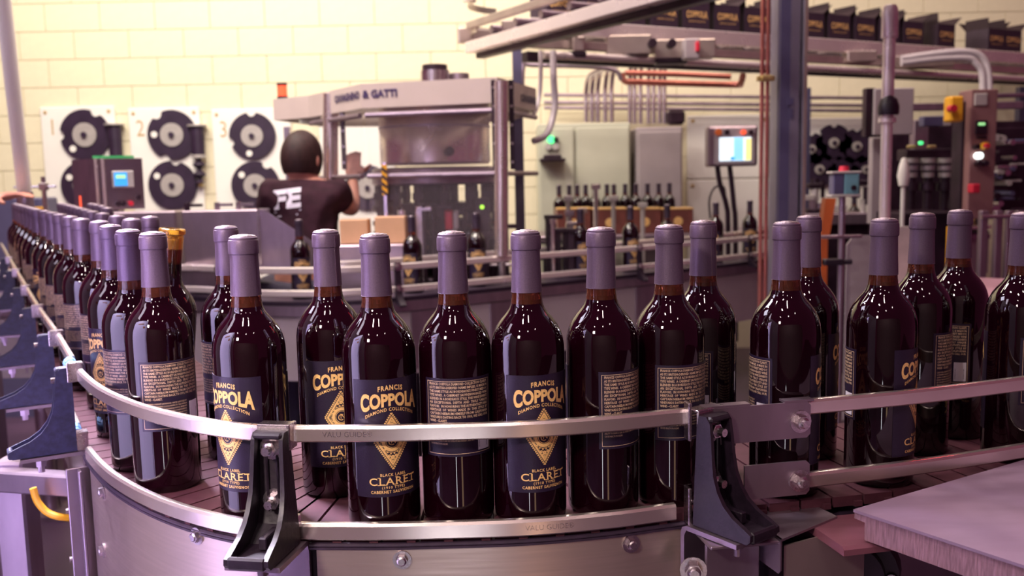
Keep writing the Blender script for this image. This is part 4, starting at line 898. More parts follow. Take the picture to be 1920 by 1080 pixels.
# hazard strip, red box, small lamps
a, b = atY(720, 309, 3.86), atY(720, 366, 3.86); mb = MB(); mb.box((a.x, 3.86, (a.z+b.z)/2), (.022, .008, a.z-b.z)); hz = part('hazard_strip', mb, 'yellow', t, 0, W=True)
for k in range(4):
    z = b.z+(k+.35)*(a.z-b.z)/4; mb = MB(); vs = [(a.x-.011, 3.855, z+.014), (a.x+.011, 3.855, z-.004), (a.x+.011, 3.855, z-.018), (a.x-.011, 3.855, z)]; mb.add(vs, [(0, 1, 2, 3)]); part('black_stripe', mb, 'dark', hz, 0, W=False); hz.children[-1].data.transform(Matrix.Translation(-Vector(t.location)))
mb = MB(); mb.box((a.x, 3.87, b.z-.12), (.012, .012, .26+2*(a.z-b.z))); part('strip_post', mb, 'chrome', t, 0, W=True)
c = atY(848, 412, 4.2); mb = MB(); mb.box((c.x-.02, 4.2, c.z), (.045, .05, .09), bev=.004); part('red_block', mb, 'red', t, 0, W=True, label='red block'); mb = MB(); mb.box((c.x+.018, 4.2, c.z), (.025, .05, .085), bev=.004); mb.box((c.x, 4.2, c.z-.13), (.04, .04, .18)); part('pale_block', mb, 'cab2', t, 0, W=True)
for px, py, m in ((904, 388, 'limeled'),): c = atY(px, py, 4.1); mb = MB(); mb.cyl((c.x, 4.12, c.z), (c.x, 4.09, c.z), .010, 12); mb.box((c.x, 4.15, c.z-.10), (.06, .06, .28)); part('indicator', mb, 'dark', t, 30, W=True); mb = MB(); mb.cyl((c.x, 4.12, c.z), (c.x, 4.085, c.z), .009, 12); part('lamp', mb, m, t, 30, W=True)
c = atY(527, 220, 4.45); mb = MB(); mb.box((c.x+.01, 4.52, 1.1), (.03, .03, .96)); mb.box((-1.0, 4.6, .45), (.3, .2, .9)); part('rear_post', mb, 'chrome', t, 0, W=True)
a, b = atY(560, 182, 4.42), atY(602, 232, 4.42); mb = MB(); mb.box(((a.x+b.x)/2, 4.41, (a.z+b.z)/2), (b.x-a.x, .012, a.z-b.z), bev=.002); part('access_plate', mb, 'cab', t, 0, W=True)
# steel table edges + greeble between filler and conveyor
rnd = random.Random(3)
for k in range(34):
    x = rnd.uniform(-.62, .30); y = rnd.uniform(4.02, 4.20); z0 = .86; hh = rnd.uniform(.12, .33)
    mb = MB(); q = rnd.random()
    if q < .5: mb.cyl((x, y, z0), (x, y, z0+hh), rnd.uniform(.006, .012), 10); mb.cyl((x, y, z0+hh), (x, y, z0+hh+.02), .016, 10)
    elif q < .8: mb.box((x, y, z0+hh/2), (.035, .035, hh), bev=.003); mb.box((x+.02, y-.01, z0+hh), (.07, .03, .02), bev=.003)
    else: mb.cyl((x, y, z0), (x, y, z0+hh*.7), .02, 12); mb.cyl((x-.05, y, z0+hh*.6), (x+.05, y, z0+hh*.6), .008, 8)
    part('fitting', mb, ('dark', 'chrome', 'dark', 'dark')[k % 4], t, 30, W=True)
mb = MB(); mb.box((-.16, 4.10, .43), (.98, .26, .855)); part('front_table', mb, 'dark', t, 0, W=True)
# light stack
t = thing('signal_lamp', 'red signal lamp with black base on the left corner of the filler', 'lamp', (0, 0, 0)); c = atY(525, 182, 4.5); t.location = (c.x, 4.55, c.z-.02)
mb = MB(); mb.cyl((0, 0, 0), (0, 0, .028), .026, 18); part('base', mb, 'dark', t, 30); mb = MB(); mb.cyl((0, 0, .028), (0, 0, .078), .024, 18); part('red_lens', mb, 'redled', t, 30); mb = MB(); mb.cyl((0, 0, .078), (0, 0, .090), .025, 18); part('cap', mb, 'dark', t, 30)
# cardboard boxes on a steel table
solo('steel_table', MB().box((-.58, 3.86, .525), (.29, .18, 1.05), bev=.004), 'satin', 'steel table holding two cardboard boxes beside the worker', 'table')
for a0, a1, b0, b1, Y, lb in ((702, 760, 407, 438, 3.80, 'tan cardboard box right of the worker'), (636, 690, 412, 450, 3.82, 'tan cardboard box partly behind the worker')):
    a, b = atY(a0, b0, Y), atY(a1, b1, Y); mb = MB(); zz = 1.052; mb.box(((a.x+b.x)/2, Y+.05, (a.z+zz)/2), (b.x-a.x, .10, a.z-zz), bev=.003); t = thing('cardboard_box', lb, 'box', ((a.x+b.x)/2, Y+.05, zz), group='cardboard boxes by the filler'); part('box_body', mb, 'card', t, 0, W=True)
    mb = MB(); mb.box(((a.x+b.x)/2, Y+.05, a.z+.001), (b.x-a.x, .012, .002)); part('tape', mb, 'conv', t, 0, W=True)
# ================================================================== left: steel housing, control box, tube
t = thing('steel_housing', 'long stainless housing with a slanted end guard behind the left bottles', 'housing', (-1.25, 3.70, 0))
a, b = atY(188, 396, 3.62), atY(487, 396, 3.62); zt = (a.z+b.z)/2
xm = atY(337, 396, 3.62).x
for x0, x1 in ((a.x, xm-.02), (xm+.0, b.x)):
    mb = MB(); mb.box(((x0+x1)/2, 3.71, (zt+.97)/2), (x1-x0-.006, .16, zt-.97), bev=.004); part('housing_panel', mb, 'satin', t, 0, W=True)
mb = MB(); mb.box(((a.x+b.x)/2-.1, 3.84, .49), (.5, .10, .96)); mb.box(((a.x+b.x)/2-.1, 3.80, .975), (.5, .14, .02)); part('pedestal', mb, 'satin', t, 0, W=True)
mb = MB(); x1 = b.x; P_ = [(x1, zt), (x1+.02, zt), (x1+.215, zt-.135), (x1+.235, zt-.25), (x1, zt-.25)]; mb.prism(P_, 3.60, 3.606, lambda u, v, w_: (u, w_, v)); part('slanted_guard', mb, 'satin', t, 0, W=True)
mb = MB(); mb.box((x1, 3.60, zt-.125), (.008, .014, .26)); part('edge_strip', mb, 'chrome', t, 0, W=True)
for px, py in ((348, 395), (445, 396), (405, 398)):
    c = atY(px, py, 3.68); mb = MB(); mb.cyl((c.x, 3.70, zt-.005), (c.x, 3.70, zt+.03), .012, 10); mb.box((c.x+.03, 3.70, zt+.02), (.06, .02, .012)); part('clamp', mb, 'chrome' if px != 348 else 'dark', t, 30, W=True)
t = thing('control_box', 'stainless control box with a small lit display and green top edge', 'control box', (-1.72, 3.85, 0))
a, b, c = atY(133, 292, 3.92), atY(180, 296, 3.78), atY(266, 298, 3.86)
zb = 1.215; P_ = [(a.x, 3.92), (b.x, 3.78), (c.x, 3.86), (c.x-.12, 4.10)]
z1 = (b.z+c.z)/2
for i, m in ((0, 'satin'), (1, 'steel')):
    p, q = P_[i], P_[i+1]; mb = MB(); d = Vector((q[0]-p[0], q[1]-p[1], 0)); nn = Vector((-d.y, d.x, 0)).normalized()*.012
    vs = [(p[0], p[1], zb), (q[0], q[1], zb), (q[0], q[1], z1), (p[0], p[1], z1)]; vs += [tuple(Vector(v)+nn) for v in vs]; mb.add(vs, [(0, 1, 2, 3), (7, 6, 5, 4), (0, 4, 5, 1), (1, 5, 6, 2), (2, 6, 7, 3), (3, 7, 4, 0)]); part('side_panel', mb, m, t, 0, W=True)
mb = MB(); mb.prism(P_, zb, z1-.002, lambda u, v, w_: (u+.003*(1 if u < -1.7 else -1), v+.008, w_)); part('body', mb, 'satin', t, 0, W=True)
for dx in (0, .026):
    mb = MB(); mb.box((b.x+dx, 3.775+dx*.25, (zb+z1)/2), (.010, .010, z1-zb)); part('edge_trim', mb, 'rail', t, 0, W=True)
d = Vector((P_[2][0]-P_[1][0], P_[2][1]-P_[1][1], 0)); Ld = d.length; d.normalize(); rz = atan2(d.y, d.x); nn = Vector((d.y, -d.x, 0))
def onface(u, z, o=0): p = Vector((P_[1][0], P_[1][1], 0))+d*u+nn*o; return (p.x, p.y, z)
mb = MB(); mb.box(onface(Ld*.38, z1+.006, -.01), (Ld*.9, .02, .010), rz=rz); part('green_edge', mb, 'green', t, 0, W=True)
zc_ = z1-.085; mb = MB(); mb.box(onface(Ld*.55, zc_, .003), (.082, .008, .068), rz=rz, bev=.002); part('display_frame', mb, 'hub', t, 0, W=True)
mb = MB(); mb.box(onface(Ld*.50, zc_, .008), (.050, .004, .055), rz=rz); part('display', mb, 'screen_blue', t, 0, W=True); mb = MB(); mb.box(onface(Ld*.50, zc_+.010, .011), (.036, .003, .014), rz=rz); part('readout', mb, 'lcd', t, 0, W=True)
for u, m in ((.40, 'dark'), (.52, 'dark'), (.68, 'red'), (.86, 'dark')):
    z = z1-.185 if u < .8 else z1-.16; mb = MB(); mb.cyl(onface(Ld*u, z, 0), onface(Ld*u, z, .03), .010, 12); part('knob', mb, m, t, 30, W=True)
mb = MB(); mb.box((-1.70, 3.97, zb/2), (.06, .06, zb)); mb.box((-1.70, 3.97, .01), (.3, .3, .02)); part('stand', mb, 'satin', t, 0, W=True)
mb = MB(); mb.cyl(onface(-.07, zb, .01), onface(-.07, zb+.06, .01), .004, 8); part('red_lamp_strip', mb, 'redled', t, 30, W=True)
mb = MB(); a, b = atY(8, 20, 3.3), atY(46, 360, 3.6); mb.cyl(tuple(b), tuple(a+(a-b)*.6), .026, 18); solo('leaning_tube', mb, 'hub', 'pale steel tube slanting up at the far left edge', 'tube')
bpy.data.objects['leaning_tube'].data.materials[0] = M['board']
mb = MB(); mb.cyl(tuple(b+Vector((0, 0, .0))), (b.x, b.y, 0), .03, 12); mb.box((b.x, b.y, .01), (.2, .2, .02)); solo('tube_stand', mb, 'satin', 'steel stand at the foot of the slanting tube', 'stand')
mb = MB(); c = atY(82, 350, 3.75); mb.cyl((c.x-.12, 3.75, c.z), (c.x+.05, 3.75, c.z), .005, 8); mb.cyl((c.x, 3.75, 0), (c.x, 3.75, c.z+.04), .009, 10); mb.box((c.x, 3.75, c.z), (.03, .03, .03), bev=.003); solo('sensor_stand', mb, 'zinc', 'thin sensor rod with a cross clamp at the far left', 'stand')
c = atY(62, 372, 4.2); mb = MB(); mb.box((c.x, 4.25, .60), (.05, .05, 1.25)); solo('yellow_post', mb, 'yellow', 'yellow post far behind the left bottles', 'post')
c = atY(25, 360, 5.2); mb = MB(); mb.box((c.x-.1, 5.3, .62), (.5, .2, 1.28), bev=.01); solo('dark_cabinet', mb, 'bluegrey', 'low dark cabinet against the wall at the far left', 'cabinet')
# ================================================================== cartons with bottles in front of the cabinets
t = thing('steel_bench', 'steel bench with red-brown cartons in front of the electric cabinets', 'bench', (.95, 5.9, 0))
mb = MB(); mb.box((.98, 5.85, .945), (1.75, .62, .03), bev=.004); part('top', mb, 'satin', t, 0, W=True)
for x in (.15, 1.8):
    for y in (5.6, 6.1): mb = MB(); mb.box((x, y, .465), (.05, .05, .93)); part('leg', mb, 'satin', t, 0, W=True)
G5 = 'row of dark bottles in front of the electric cabinets'
pbx = [1048, 1067, 1082, 1098, 1115, 1138, 1151, 1172, 1192, 1214, 1235, 1255]
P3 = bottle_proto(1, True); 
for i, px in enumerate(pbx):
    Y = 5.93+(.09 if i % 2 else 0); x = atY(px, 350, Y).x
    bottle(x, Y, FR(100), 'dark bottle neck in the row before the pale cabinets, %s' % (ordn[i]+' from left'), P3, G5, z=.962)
for i, (x0, x1) in enumerate(((1045, 1108), (1112, 1175), (1180, 1240), (1244, 1300))):
    Y = 5.62; a, b = atY(x0, 392, Y), atY(x1, 392, Y); tt = thing('bottle_carton', 'red-brown carton with a gold oval, %s of four below the dark bottle row' % ordn[i], 'carton', ((a.x+b.x)/2, Y+.09, .961), group='red-brown cartons on the steel bench')
    mb = MB(); mb.box((0, 0, (a.z-.961)/2), (b.x-a.x, .17, a.z-.961), bev=.003); part('box_body', mb, 'redcarton', tt, 0)
    mb = MB(); mb.lathe([(0, 0), (.028, 0), (.028, .002), (0, .003)], 20, (0, -.0855, .07), axis=Vector((0, -1, 0))); part('gold_oval', mb, 'gold', tt, 30)
    mb = MB(); mb.box((0, 0, a.z-.961), (b.x-a.x+.004, .174, .008)); part('top_edge', mb, 'gold', tt, 0)
# clutter of fittings on the bench's left
for i, (px, py, m) in enumerate(((1117, 350, 'chrome'), (1065, 372, 'hub'), (1150, 372, 'hub'), (1205, 385, 'hub'), (1068, 400, 'satin'), (1092, 395, 'conv'))):
    c = atY(px, py, 4.9); mb = MB(); mb.cyl((c.x, 4.9, .02), (c.x, 4.9, c.z), .012, 10); mb.box((c.x, 4.9, c.z), (.05, .03, .03), bev=.004); mb.box((c.x, 4.9, .01), (.12, .12, .02)); solo('sensor_post', mb, m, 'slim metal sensor post behind the middle conveyor, %s from left' % ordn[(1, 0, 4, 5, 2, 3)[i]], 'post', 'slim posts behind the middle conveyor')
# ================================================================== touch screen panel
t = thing('touch_panel', 'touch screen control panel with a lit screen on two curved arms', 'control panel', (1.2, 5.05, .9))
a, b = atY(1328, 237, 5.0), atY(1421, 311, 5.0); cx, cz = (a.x+b.x)/2, (a.z+b.z)/2
mb = MB(); mb.box((cx, 5.05, cz), (b.x-a.x, .09, a.z-b.z), bev=.01); part('housing', mb, 'satin', t, 0, W=True)
mb = MB(); mb.box((cx+.008, 4.998, cz), (b.x-a.x-.05, .010, a.z-b.z-.02), bev=.003); part('face_plate', mb, 'cab2', t, 0, W=True)
a, b = atY(1349, 258, 4.99), atY(1408, 301, 4.99); mb = MB(); mb.box(((a.x+b.x)/2, 4.990, (a.z+b.z)/2), (b.x-a.x, .006, a.z-b.z)); sc = part('screen', mb, 'screen', t, 0, W=True)
for x0, x1, y0, y1, m in ((1376, 1393, 258, 300, 'screen_cyan'), (1398, 1408, 260, 300, 'screen_yellow'), (1370, 1378, 294, 300, 'screen_blue')):
    p, q = atY(x0, y0, 4.985), atY(x1, y1, 4.985); mb = MB(); mb.box(((p.x+q.x)/2, 4.985, (p.z+q.z)/2), (q.x-p.x, .003, p.z-q.z)); part('screen_area', mb, m, t, 0, W=True)
for px, m in ((1347, 'orange'), (1363, 'dark'), (1394, 'redled'), (1408, 'dark')):
    c = atY(px, 248, 4.98); mb = MB(); mb.cyl((c.x, 4.995, c.z), (c.x, 4.97, c.z), .013 if m != 'orange' else .018, 14); part('push_button', mb, m, t, 30, W=True)
for p0, p1, p2 in ((1345, 1350, 1362), (1368, 1372, 1376)):
    mb = MB(); mb.tube(catmull([atY(p0, 312, 5.05), atY(p1, 345, 5.05), atY(p2, 385, 5.05), atY(p2+3, 430, 5.05), atY(p2+3, 640, 5.05)], 5), .014, 10); part('arm', mb, 'dark', t, 40, W=True)
pipe('thin cable loop under the touch screen', [atY(1332, 410, 5.3), atY(1330, 375, 5.3), atY(1340, 352, 5.3), atY(1356, 350, 5.3), atY(1360, 365, 5.3)], .006, 'dark', None, 'cable')
# ================================================================== column, pipes, polished post
t = thing('steel_column', 'blue-grey steel column rising in front of the overhead conveyor', 'column', (1.17, 3.95, 0))
mb = MB(); cx = atY(1472, 200, 3.95).x; H = 3.3
mb.box((cx-.045, 3.95, H/2), (.008, .11, H)); mb.box((cx+.05, 3.93, H/2), (.010, .15, H), bev=.001); mb.box((cx, 3.95, H/2), (.09, .008, H)); mb.box((cx, 3.95, .01), (.24, .24, .02)); part('web_section', mb, 'beam', t, 0, W=True)
mb = MB(); mb.box((cx-.026, 3.87, H/2), (.042, .006, H)); part('inner_channel', mb, 'bluegrey', t, 0, W=True)
mb = MB(); mb.box((cx+.014, 3.866, H/2), (.036, .006, H)); part('face_strip', mb, 'beam', t, 0, W=True)
mb = MB(); mb.box((cx+.054, 3.852, H/2), (.012, .008, H)); part('edge_strip', mb, 'conv', t, 0, W=True)
mb = MB(); c = atY(1482, 190, 3.86); mb.box((c.x, 3.862, c.z), (.024, .004, .03)); mb.box((c.x+.004, 3.862, c.z-.05), (.016, .004, .04)); part('tag', mb, 'bluegrey', t, 0, W=True)
for i, px in enumerate((1428, 1438)):
    x = atY(px, 250, 3.9).x; mb = MB(); mb.cyl((x, 3.9, 0), (x, 3.9, 3.3), .009, 12); solo('red_pipe', mb, 'copper', 'red-brown vertical pipe beside the blue-grey column, %s' % ('left', 'right')[i], 'pipe', 'red-brown pipes by the column')
c = atY(1436, 147, 3.88); mb = MB(); mb.box((c.x, 3.885, c.z), (.075, .02, .022), bev=.004); mb.cyl((c.x-.02, 3.87, c.z), (c.x+.02, 3.87, c.z), .014, 12); solo('pipe_clamp', mb, 'brass', 'brass clamp holding the red-brown pipes', 'clamp')
t = thing('polished_post', 'polished telescopic steel post with a black clamp knob', 'post', (1.34, 3.3, 0)); x = atY(1664, 200, 3.3).x
zz = lambda py: atY(1664, py, 3.3).z
mb = MB(); mb.lathe([(0, zz(8)), (.020, zz(10)), (.026, zz(16)), (.0275, zz(24)), (.0275, zz(70)), (.026, zz(72))], 28, (x, 3.3, 0)); part('top_cap', mb, 'bright', t, 40, W=True)
mb = MB(); mb.cyl((x, 3.3, zz(225)), (x, 3.3, zz(70)), .021, 24); part('upper_tube', mb, 'bright', t, 30, W=True)
mb = MB(); mb.cyl((x, 3.3, .02), (x, 3.3, zz(228)), .019, 24); mb.lathe([(.02, 0), (.030, .004), (.030, .02), (.02, .024)], 24, (x, 3.3, zz(232))); mb.cyl((x, 3.3, 0), (x, 3.3, .02), .09, 24); part('lower_tube', mb, 'bright', t, 30, W=True)
mb = MB(); mb.lathe([(.0, 0), (.034, 0), (.036, .01), (.036, .03), (.028, .055), (.010, .068), (0, .07)], 28, (x, 3.29, zz(216))); part('clamp_knob', mb, 'blackp', t, 40, W=True)
# switch box on a post
t = thing('switch_box', 'small teal and slate switch box with a red knob on a slim post', 'switch', (0, 0, 0)); c = atY(1582, 345, 2.9); t.location = (c.x, 2.9, 0)
mb = MB(); mb.cyl((0, .01, .0), (0, .01, c.z), .010, 14); mb.cyl((0, .01, 0), (0, .01, .012), .08, 20); part('post', mb, 'satin', t, 30)
mb = MB(); mb.box((.018, 0, c.z), (.046, .045, .066), bev=.003); part('teal_side', mb, 'teal', t, 0); mb = MB(); mb.box((-.022, .002, c.z), (.034, .045, .064), bev=.003); part('slate_side', mb, 'bluegrey', t, 0)
mb = MB(); mb.box((0, .0, c.z+.036), (.094, .05, .008), bev=.002); mb.box((0, .0, c.z-.036), (.094, .05, .008), bev=.002); part('rim', mb, 'hub', t, 0)
mb = MB(); mb.cyl((0, 0, c.z+.038), (0, 0, c.z+.056), .017, 16, .013); part('red_knob', mb, 'red', t, 30); mb = MB(); mb.cyl((.022, -.02, c.z-.012), (.022, -.030, c.z-.012), .008, 12); part('plug', mb, 'dark', t, 30)
mb = MB(); q = c.z-.245; mb.cyl((-.06, .0, q), (.03, 0, q), .009, 10); mb.box((-.03, 0, q), (.06, .03, .02), bev=.003); part('clamp_arm', mb, 'blackp', t, 30)
mb = MB(); mb.cyl((-.10, 0, c.z-.165), (.06, 0, c.z-.165), .006, 10); part('cross_rod', mb, 'zinc', t, 30)
# grey sheet guards behind the right bottles
a, b = atY(1588, 442, 3.0), atY(1640, 620, 3.0); mb = MB()
P_ = [(a.x, b.z-.3), (a.x, a.z-.03), (a.x+.022, a.z), (b.x+.02, a.z), (b.x+.02, b.z-.3)]; mb.prism(P_, 3.0, 3.006, lambda u, v, w_: (u, w_, v)); mb.box(((a.x+b.x)/2, 3.02, (b.z-.3)/2), (.05, .03, b.z-.3)); solo('sheet_guard', mb, 'cab2', 'grey sheet metal guard with a clipped corner behind the right bottles', 'guard')
mb = MB(); P_ = [atY(1548, 372, 3.9), atY(1568, 372, 3.9), atY(1556, 440, 3.9), atY(1540, 440, 3.9)]; vs = [tuple(p) for p in P_]+[tuple(p+Vector((0, .05, 0))) for p in P_]; mb.add(vs, [(0, 3, 2, 1), (4, 5, 6, 7), (0, 1, 5, 4), (1, 2, 6, 5), (2, 3, 7, 6), (3, 0, 4, 7)]); q = atY(1548, 440, 3.9); mb.box((q.x, 3.93, q.z/2), (.03, .03, q.z)); solo('orange_lever', mb, 'orange', 'slanting orange bar behind the teal switch box', 'lever')
# ================================================================== labelling machine at the right
t = thing('labelling_machine', 'dark labelling machine with pale spools, rods and a white cover plate at the right', 'machine', (2.0, 5.0, 0)); LM = t
def lbox(x0, x1, y0, y1, Y, d, m, name, bev=.004, label=None):
    a, b = atY(x0, y0, Y), atY(x1, y1, Y); mb = MB(); mb.box(((a.x+b.x)/2, Y+d/2, (a.z+b.z)/2), (b.x-a.x, d, a.z-b.z), bev=bev); return part(name, mb, m, LM, 0, W=True, label=label)
def lcyl(px, py, r, Y, d, m, name):
    c = atY(px, py, Y); mb = MB(); mb.cyl((c.x, Y, c.z), (c.x, Y+d, c.z), r, 20); return part(name, mb, m, LM, 30, W=True)
lbox(1640, 1712, 166, 252, 4.6, .02, 'cab2', 'cover_plate'); lbox(1624, 1641, 165, 256, 4.62, .05, 'dark', 'side_frame')
lbox(1636, 1662, 258, 420, 4.7, .05, 'cab2', 'upright'); lbox(1620, 1920, 196, 204, 5.6, .04, 'satin', 'cross_beam')
lbox(1690, 1800, 400, 560, 4.4, .4, 'dark', 'base_cabinet'); lbox(1700, 1795, 280, 300, 4.8, .12, 'dark', 'head_plate'); lbox(1715, 1740, 225, 290, 4.85, .06, 'satin', 'column'); lbox(1732, 1770, 218, 236, 4.7, .06, 'bluegrey', 'motor'); lbox(1768, 1784, 218, 236, 4.7, .06, 'hub', 'motor_end')
for i, px in enumerate((1716, 1748, 1780)):
    for j, py in enumerate((300, 314, 327)):
        c = atY(px, py, 4.75); mb = MB(); mb.cyl((c.x, 4.8, c.z-.014), (c.x, 4.8, c.z+.010), .038-.004*j, 20); part('spool', mb, 'hub' if j != 1 else 'cab2', LM, 30, W=True)
    c = atY(px, 350, 4.75); mb = MB(); mb.cyl((c.x, 4.8, c.z-.13), (c.x, 4.8, c.z+.05), .022, 14); mb.cyl((c.x, 4.8, c.z-.02), (c.x, 4.8, c.z+.02), .04, 14); part('spindle', mb, 'dark', LM, 30, W=True)
c = atY(1728, 268, 4.7); mb = MB(); mb.cyl((c.x, 4.72, c.z), (c.x, 4.70, c.z), .009, 12); part('green_lamp', mb, 'greenled', LM, 30, W=True)
for px in (1704, 1742): lbox(px, px+14, 272, 278, 4.75, .03, 'brass', 'brass_clip')
c = atY(1694, 330, 4.3); mb = MB(); mb.lathe([(0, 0), (.02, .005), (.028, .05), (.020, .10), (.010, .13), (0, .135)], 16, (c.x, 4.3, c.z-.05)); mb.cyl((c.x, 4.3, .0), (c.x, 4.3, c.z-.05), .01, 8); part('white_bulb', mb, 'board', LM, 40, W=True)
pn = lbox(1822, 1862, 168, 410, 4.2, .12, 'copper', 'control_pillar'); pn.data.materials[0] = mat('rosy_enamel', (.30, .15, .15), .45, .2, noise=9, amt=.15)
lbox(1806, 1822, 190, 470, 4.25, .10, 'dark', 'pillar_side')
lbox(1828, 1852, 175, 198, 4.19, .008, 'hub', 'paper_tag'); lbox(1830, 1852, 226, 252, 4.19, .008, 'dark', 'meter'); lbox(1835, 1848, 230, 235, 4.18, .006, 'lcd', 'meter_readout')
lbox(1832, 1852, 255, 260, 4.19, .01, 'dark', 'slot')
for px, py, m, r in ((1834, 275, 'dark', .012), (1850, 273, 'yellow', .016), (1838, 292, 'whiteled', .015), (1838, 306, 'dark', .013), (1850, 306, 'dark', .013)): lcyl(px, py, r, 4.165, .03, m, 'push_button')
lcyl(1853, 273, .010, 4.14, .03, 'red', 'stop_button')
lbox(1824, 1838, 345, 362, 4.1, .05, 'red', 'red_block')
ye = lbox(1783, 1807, 180, 228, 4.15, .07, 'yellow', 'stop_box', .008, 'yellow emergency stop box'); lcyl(1789, 203, .016, 4.11, .04, 'red', 'stop_button')
lbox(1655, 1940, 232, 400, 5.5, .2, 'dark', 'dark_backing'); lbox(1862, 1925, 175, 182, 4.6, .03, 'satin', 'cross_beam'); lbox(1862, 1930, 240, 400, 5.0, .3, 'dark', 'rear_cabinet')  # first block added only to darken the pale wall behind the machine
rnd = random.Random(11)
for k in range(26):
    px, py = rnd.uniform(1866, 1918), rnd.uniform(250, 395); c = atY(px, py, 4.7); mb = MB(); r = rnd.uniform(.008, .022)
    if k % 3: mb.cyl((c.x, 4.70, c.z), (c.x, 5.0, c.z), r, 12)
    else: mb.cyl((c.x-.05, 4.72, c.z), (c.x+.05, 4.72, c.z), r*.6, 10)
    part('fitting', mb, ('dark', 'zinc', 'hub', 'bluegrey')[k % 4], LM, 30, W=True)
for k in range(20):
    px, py = rnd.uniform(1500, 1630), rnd.uniform(330, 400); c = atY(px, py, 5.2); mb = MB(); r = rnd.uniform(.010, .026)
    if k % 3: mb.cyl((c.x, 5.2, c.z-.06), (c.x, 5.2, c.z+.04), r, 12)
    else: mb.box((c.x, 5.2, c.z), (.08, .05, .03), bev=.004)
    part('fitting', mb, ('dark', 'dark', 'hub', 'satin')[k % 4], LM, 30, W=True)
lbox(1496, 1640, 402, 420, 5.1, .3, 'satin', 'work_table'); lbox(1500, 1640, 420, 700, 5.15, .2, 'dark', 'work_table_base')
# right foreground-mid: posts and pink table
t = thing('pink_table', 'pale pink round table behind the farthest right bottles', 'table', (1.55, 3.2, 0)); c = atY(1855, 545, 3.0)
mb = MB(); mb.cyl((c.x, 3.1, c.z-.02), (c.x, 3.1, c.z), .32, 40); part('top', mb, 'pink', t, 30, W=True); mb = MB(); mb.cyl((c.x, 3.1, 0), (c.x, 3.1, c.z-.02), .05, 16); part('pedestal', mb, 'satin', t, 30, W=True)
for i, px in enumerate((1844, 1872, 1893, 1912)):
    c = atY(px, 395, 3.55); mb = MB(); mb.box((c.x, 3.55, c.z/2), (.028, .028, c.z), bev=.003); mb.box((c.x, 3.55, .01), (.08, .08, .02)); solo('guard_post', mb, 'satin', 'grey square guard post at the right edge, %s from left' % ordn[i], 'post', 'grey guard posts at the right edge')
c, c2 = atY(1838, 397, 3.53), atY(1960, 397, 3.53); mb = MB(); mb.cyl((c.x, 3.52, c.z-.02), (c2.x, 3.52, c.z-.02), .008, 12); solo('guard_rod', mb, 'zinc', 'thin horizontal rod joining the grey guard posts', 'rod')
for i, (px, m, wd) in enumerate(((1693, 'hub', 30), (1785, 'yellow', 14), (1797, 'hub', 12))):
    a = atY(px-wd/2, 425, 3.3); b = atY(px+wd/2, 425, 3.3); mb = MB(); mb.box(((a.x+b.x)/2, 3.3, a.z/2), (b.x-a.x, .03, a.z), bev=.002); solo('upright_panel', mb, m, ['pale upright panel between the shaded right bottles', 'narrow yellow upright strip between the right bottles', 'narrow pale upright strip right of the yellow one'][i], 'panel')
# ================================================================== people
def skin_mesh(chains, radii):
    # chains: list of lists of joint keys; radii: key -> (pos, r); returns verts, faces of the skinned and subdivided surface
    idx = {}; vs = []; es = []
    for ch in chains:
        for k in ch:
            if k not in idx: idx[k] = len(vs); vs.append(radii[k][0])
        es += [(idx[a], idx[b]) for a, b in zip(ch, ch[1:])]
    me = bpy.data.meshes.new('sk'); me.from_pydata(vs, es, []); ob = bpy.data.objects.new('sk', me); C.objects.link(ob)
    m = ob.modifiers.new('s', 'SKIN'); m.use_smooth_shade = True; s = ob.modifiers.new('u', 'SUBSURF'); s.levels = 1
    if not me.skin_vertices: bpy.context.view_layer.objects.active = ob
    lay = me.skin_vertices[0].data
    for k, i in idx.items():
        r = radii[k][1]; lay[i].radius = r if isinstance(r, tuple) else (r, r)
    lay[0].use_root = True
    return ob
def bake(obs, voxel, name, m):
    dg = bpy.context.evaluated_depsgraph_get(); mb = MB()
    for ob in obs:
        if isinstance(ob, MB): mb.add(ob.v, ob.f); continue
        ev = ob.evaluated_get(dg); me = ev.to_mesh(); mb.add([tuple(v.co) for v in me.vertices], [tuple(p.vertices) for p in me.polygons]); ev.to_mesh_clear()
    me = mesh('tmp', mb, m, 0); o = bpy.data.objects.new('tmp', me); C.objects.link(o)
    r = o.modifiers.new('r', 'REMESH'); r.mode = 'VOXEL'; r.voxel_size = voxel; s = o.modifiers.new('sm', 'SMOOTH'); s.iterations = 3; s.factor = .5
    dg = bpy.context.evaluated_depsgraph_get(); out = bpy.data.meshes.new_from_object(o.evaluated_get(dg)); out.name = name
    out.materials.clear(); out.materials.append(M[m]); out.shade_smooth()
    for x in [o]+[q for q in obs if not isinstance(q, MB)]: bpy.data.objects.remove(x)
    return out
def ellip(c, r, R=None, n=20, mfn=None):
    mb = MB(); prof = [(sin(pi*k/n), -cos(pi*k/n)) for k in range(n+1)]; prof[0] = (0, -1); prof[-1] = (0, 1)
    mb.lathe(prof, n+4); R = R or Matrix.Identity(3)
    mb.v = [tuple(Vector(c)+R @ Vector((v[0]*r[0], v[1]*r[1], v[2]*r[2]))) for v in mb.v]
    return mb
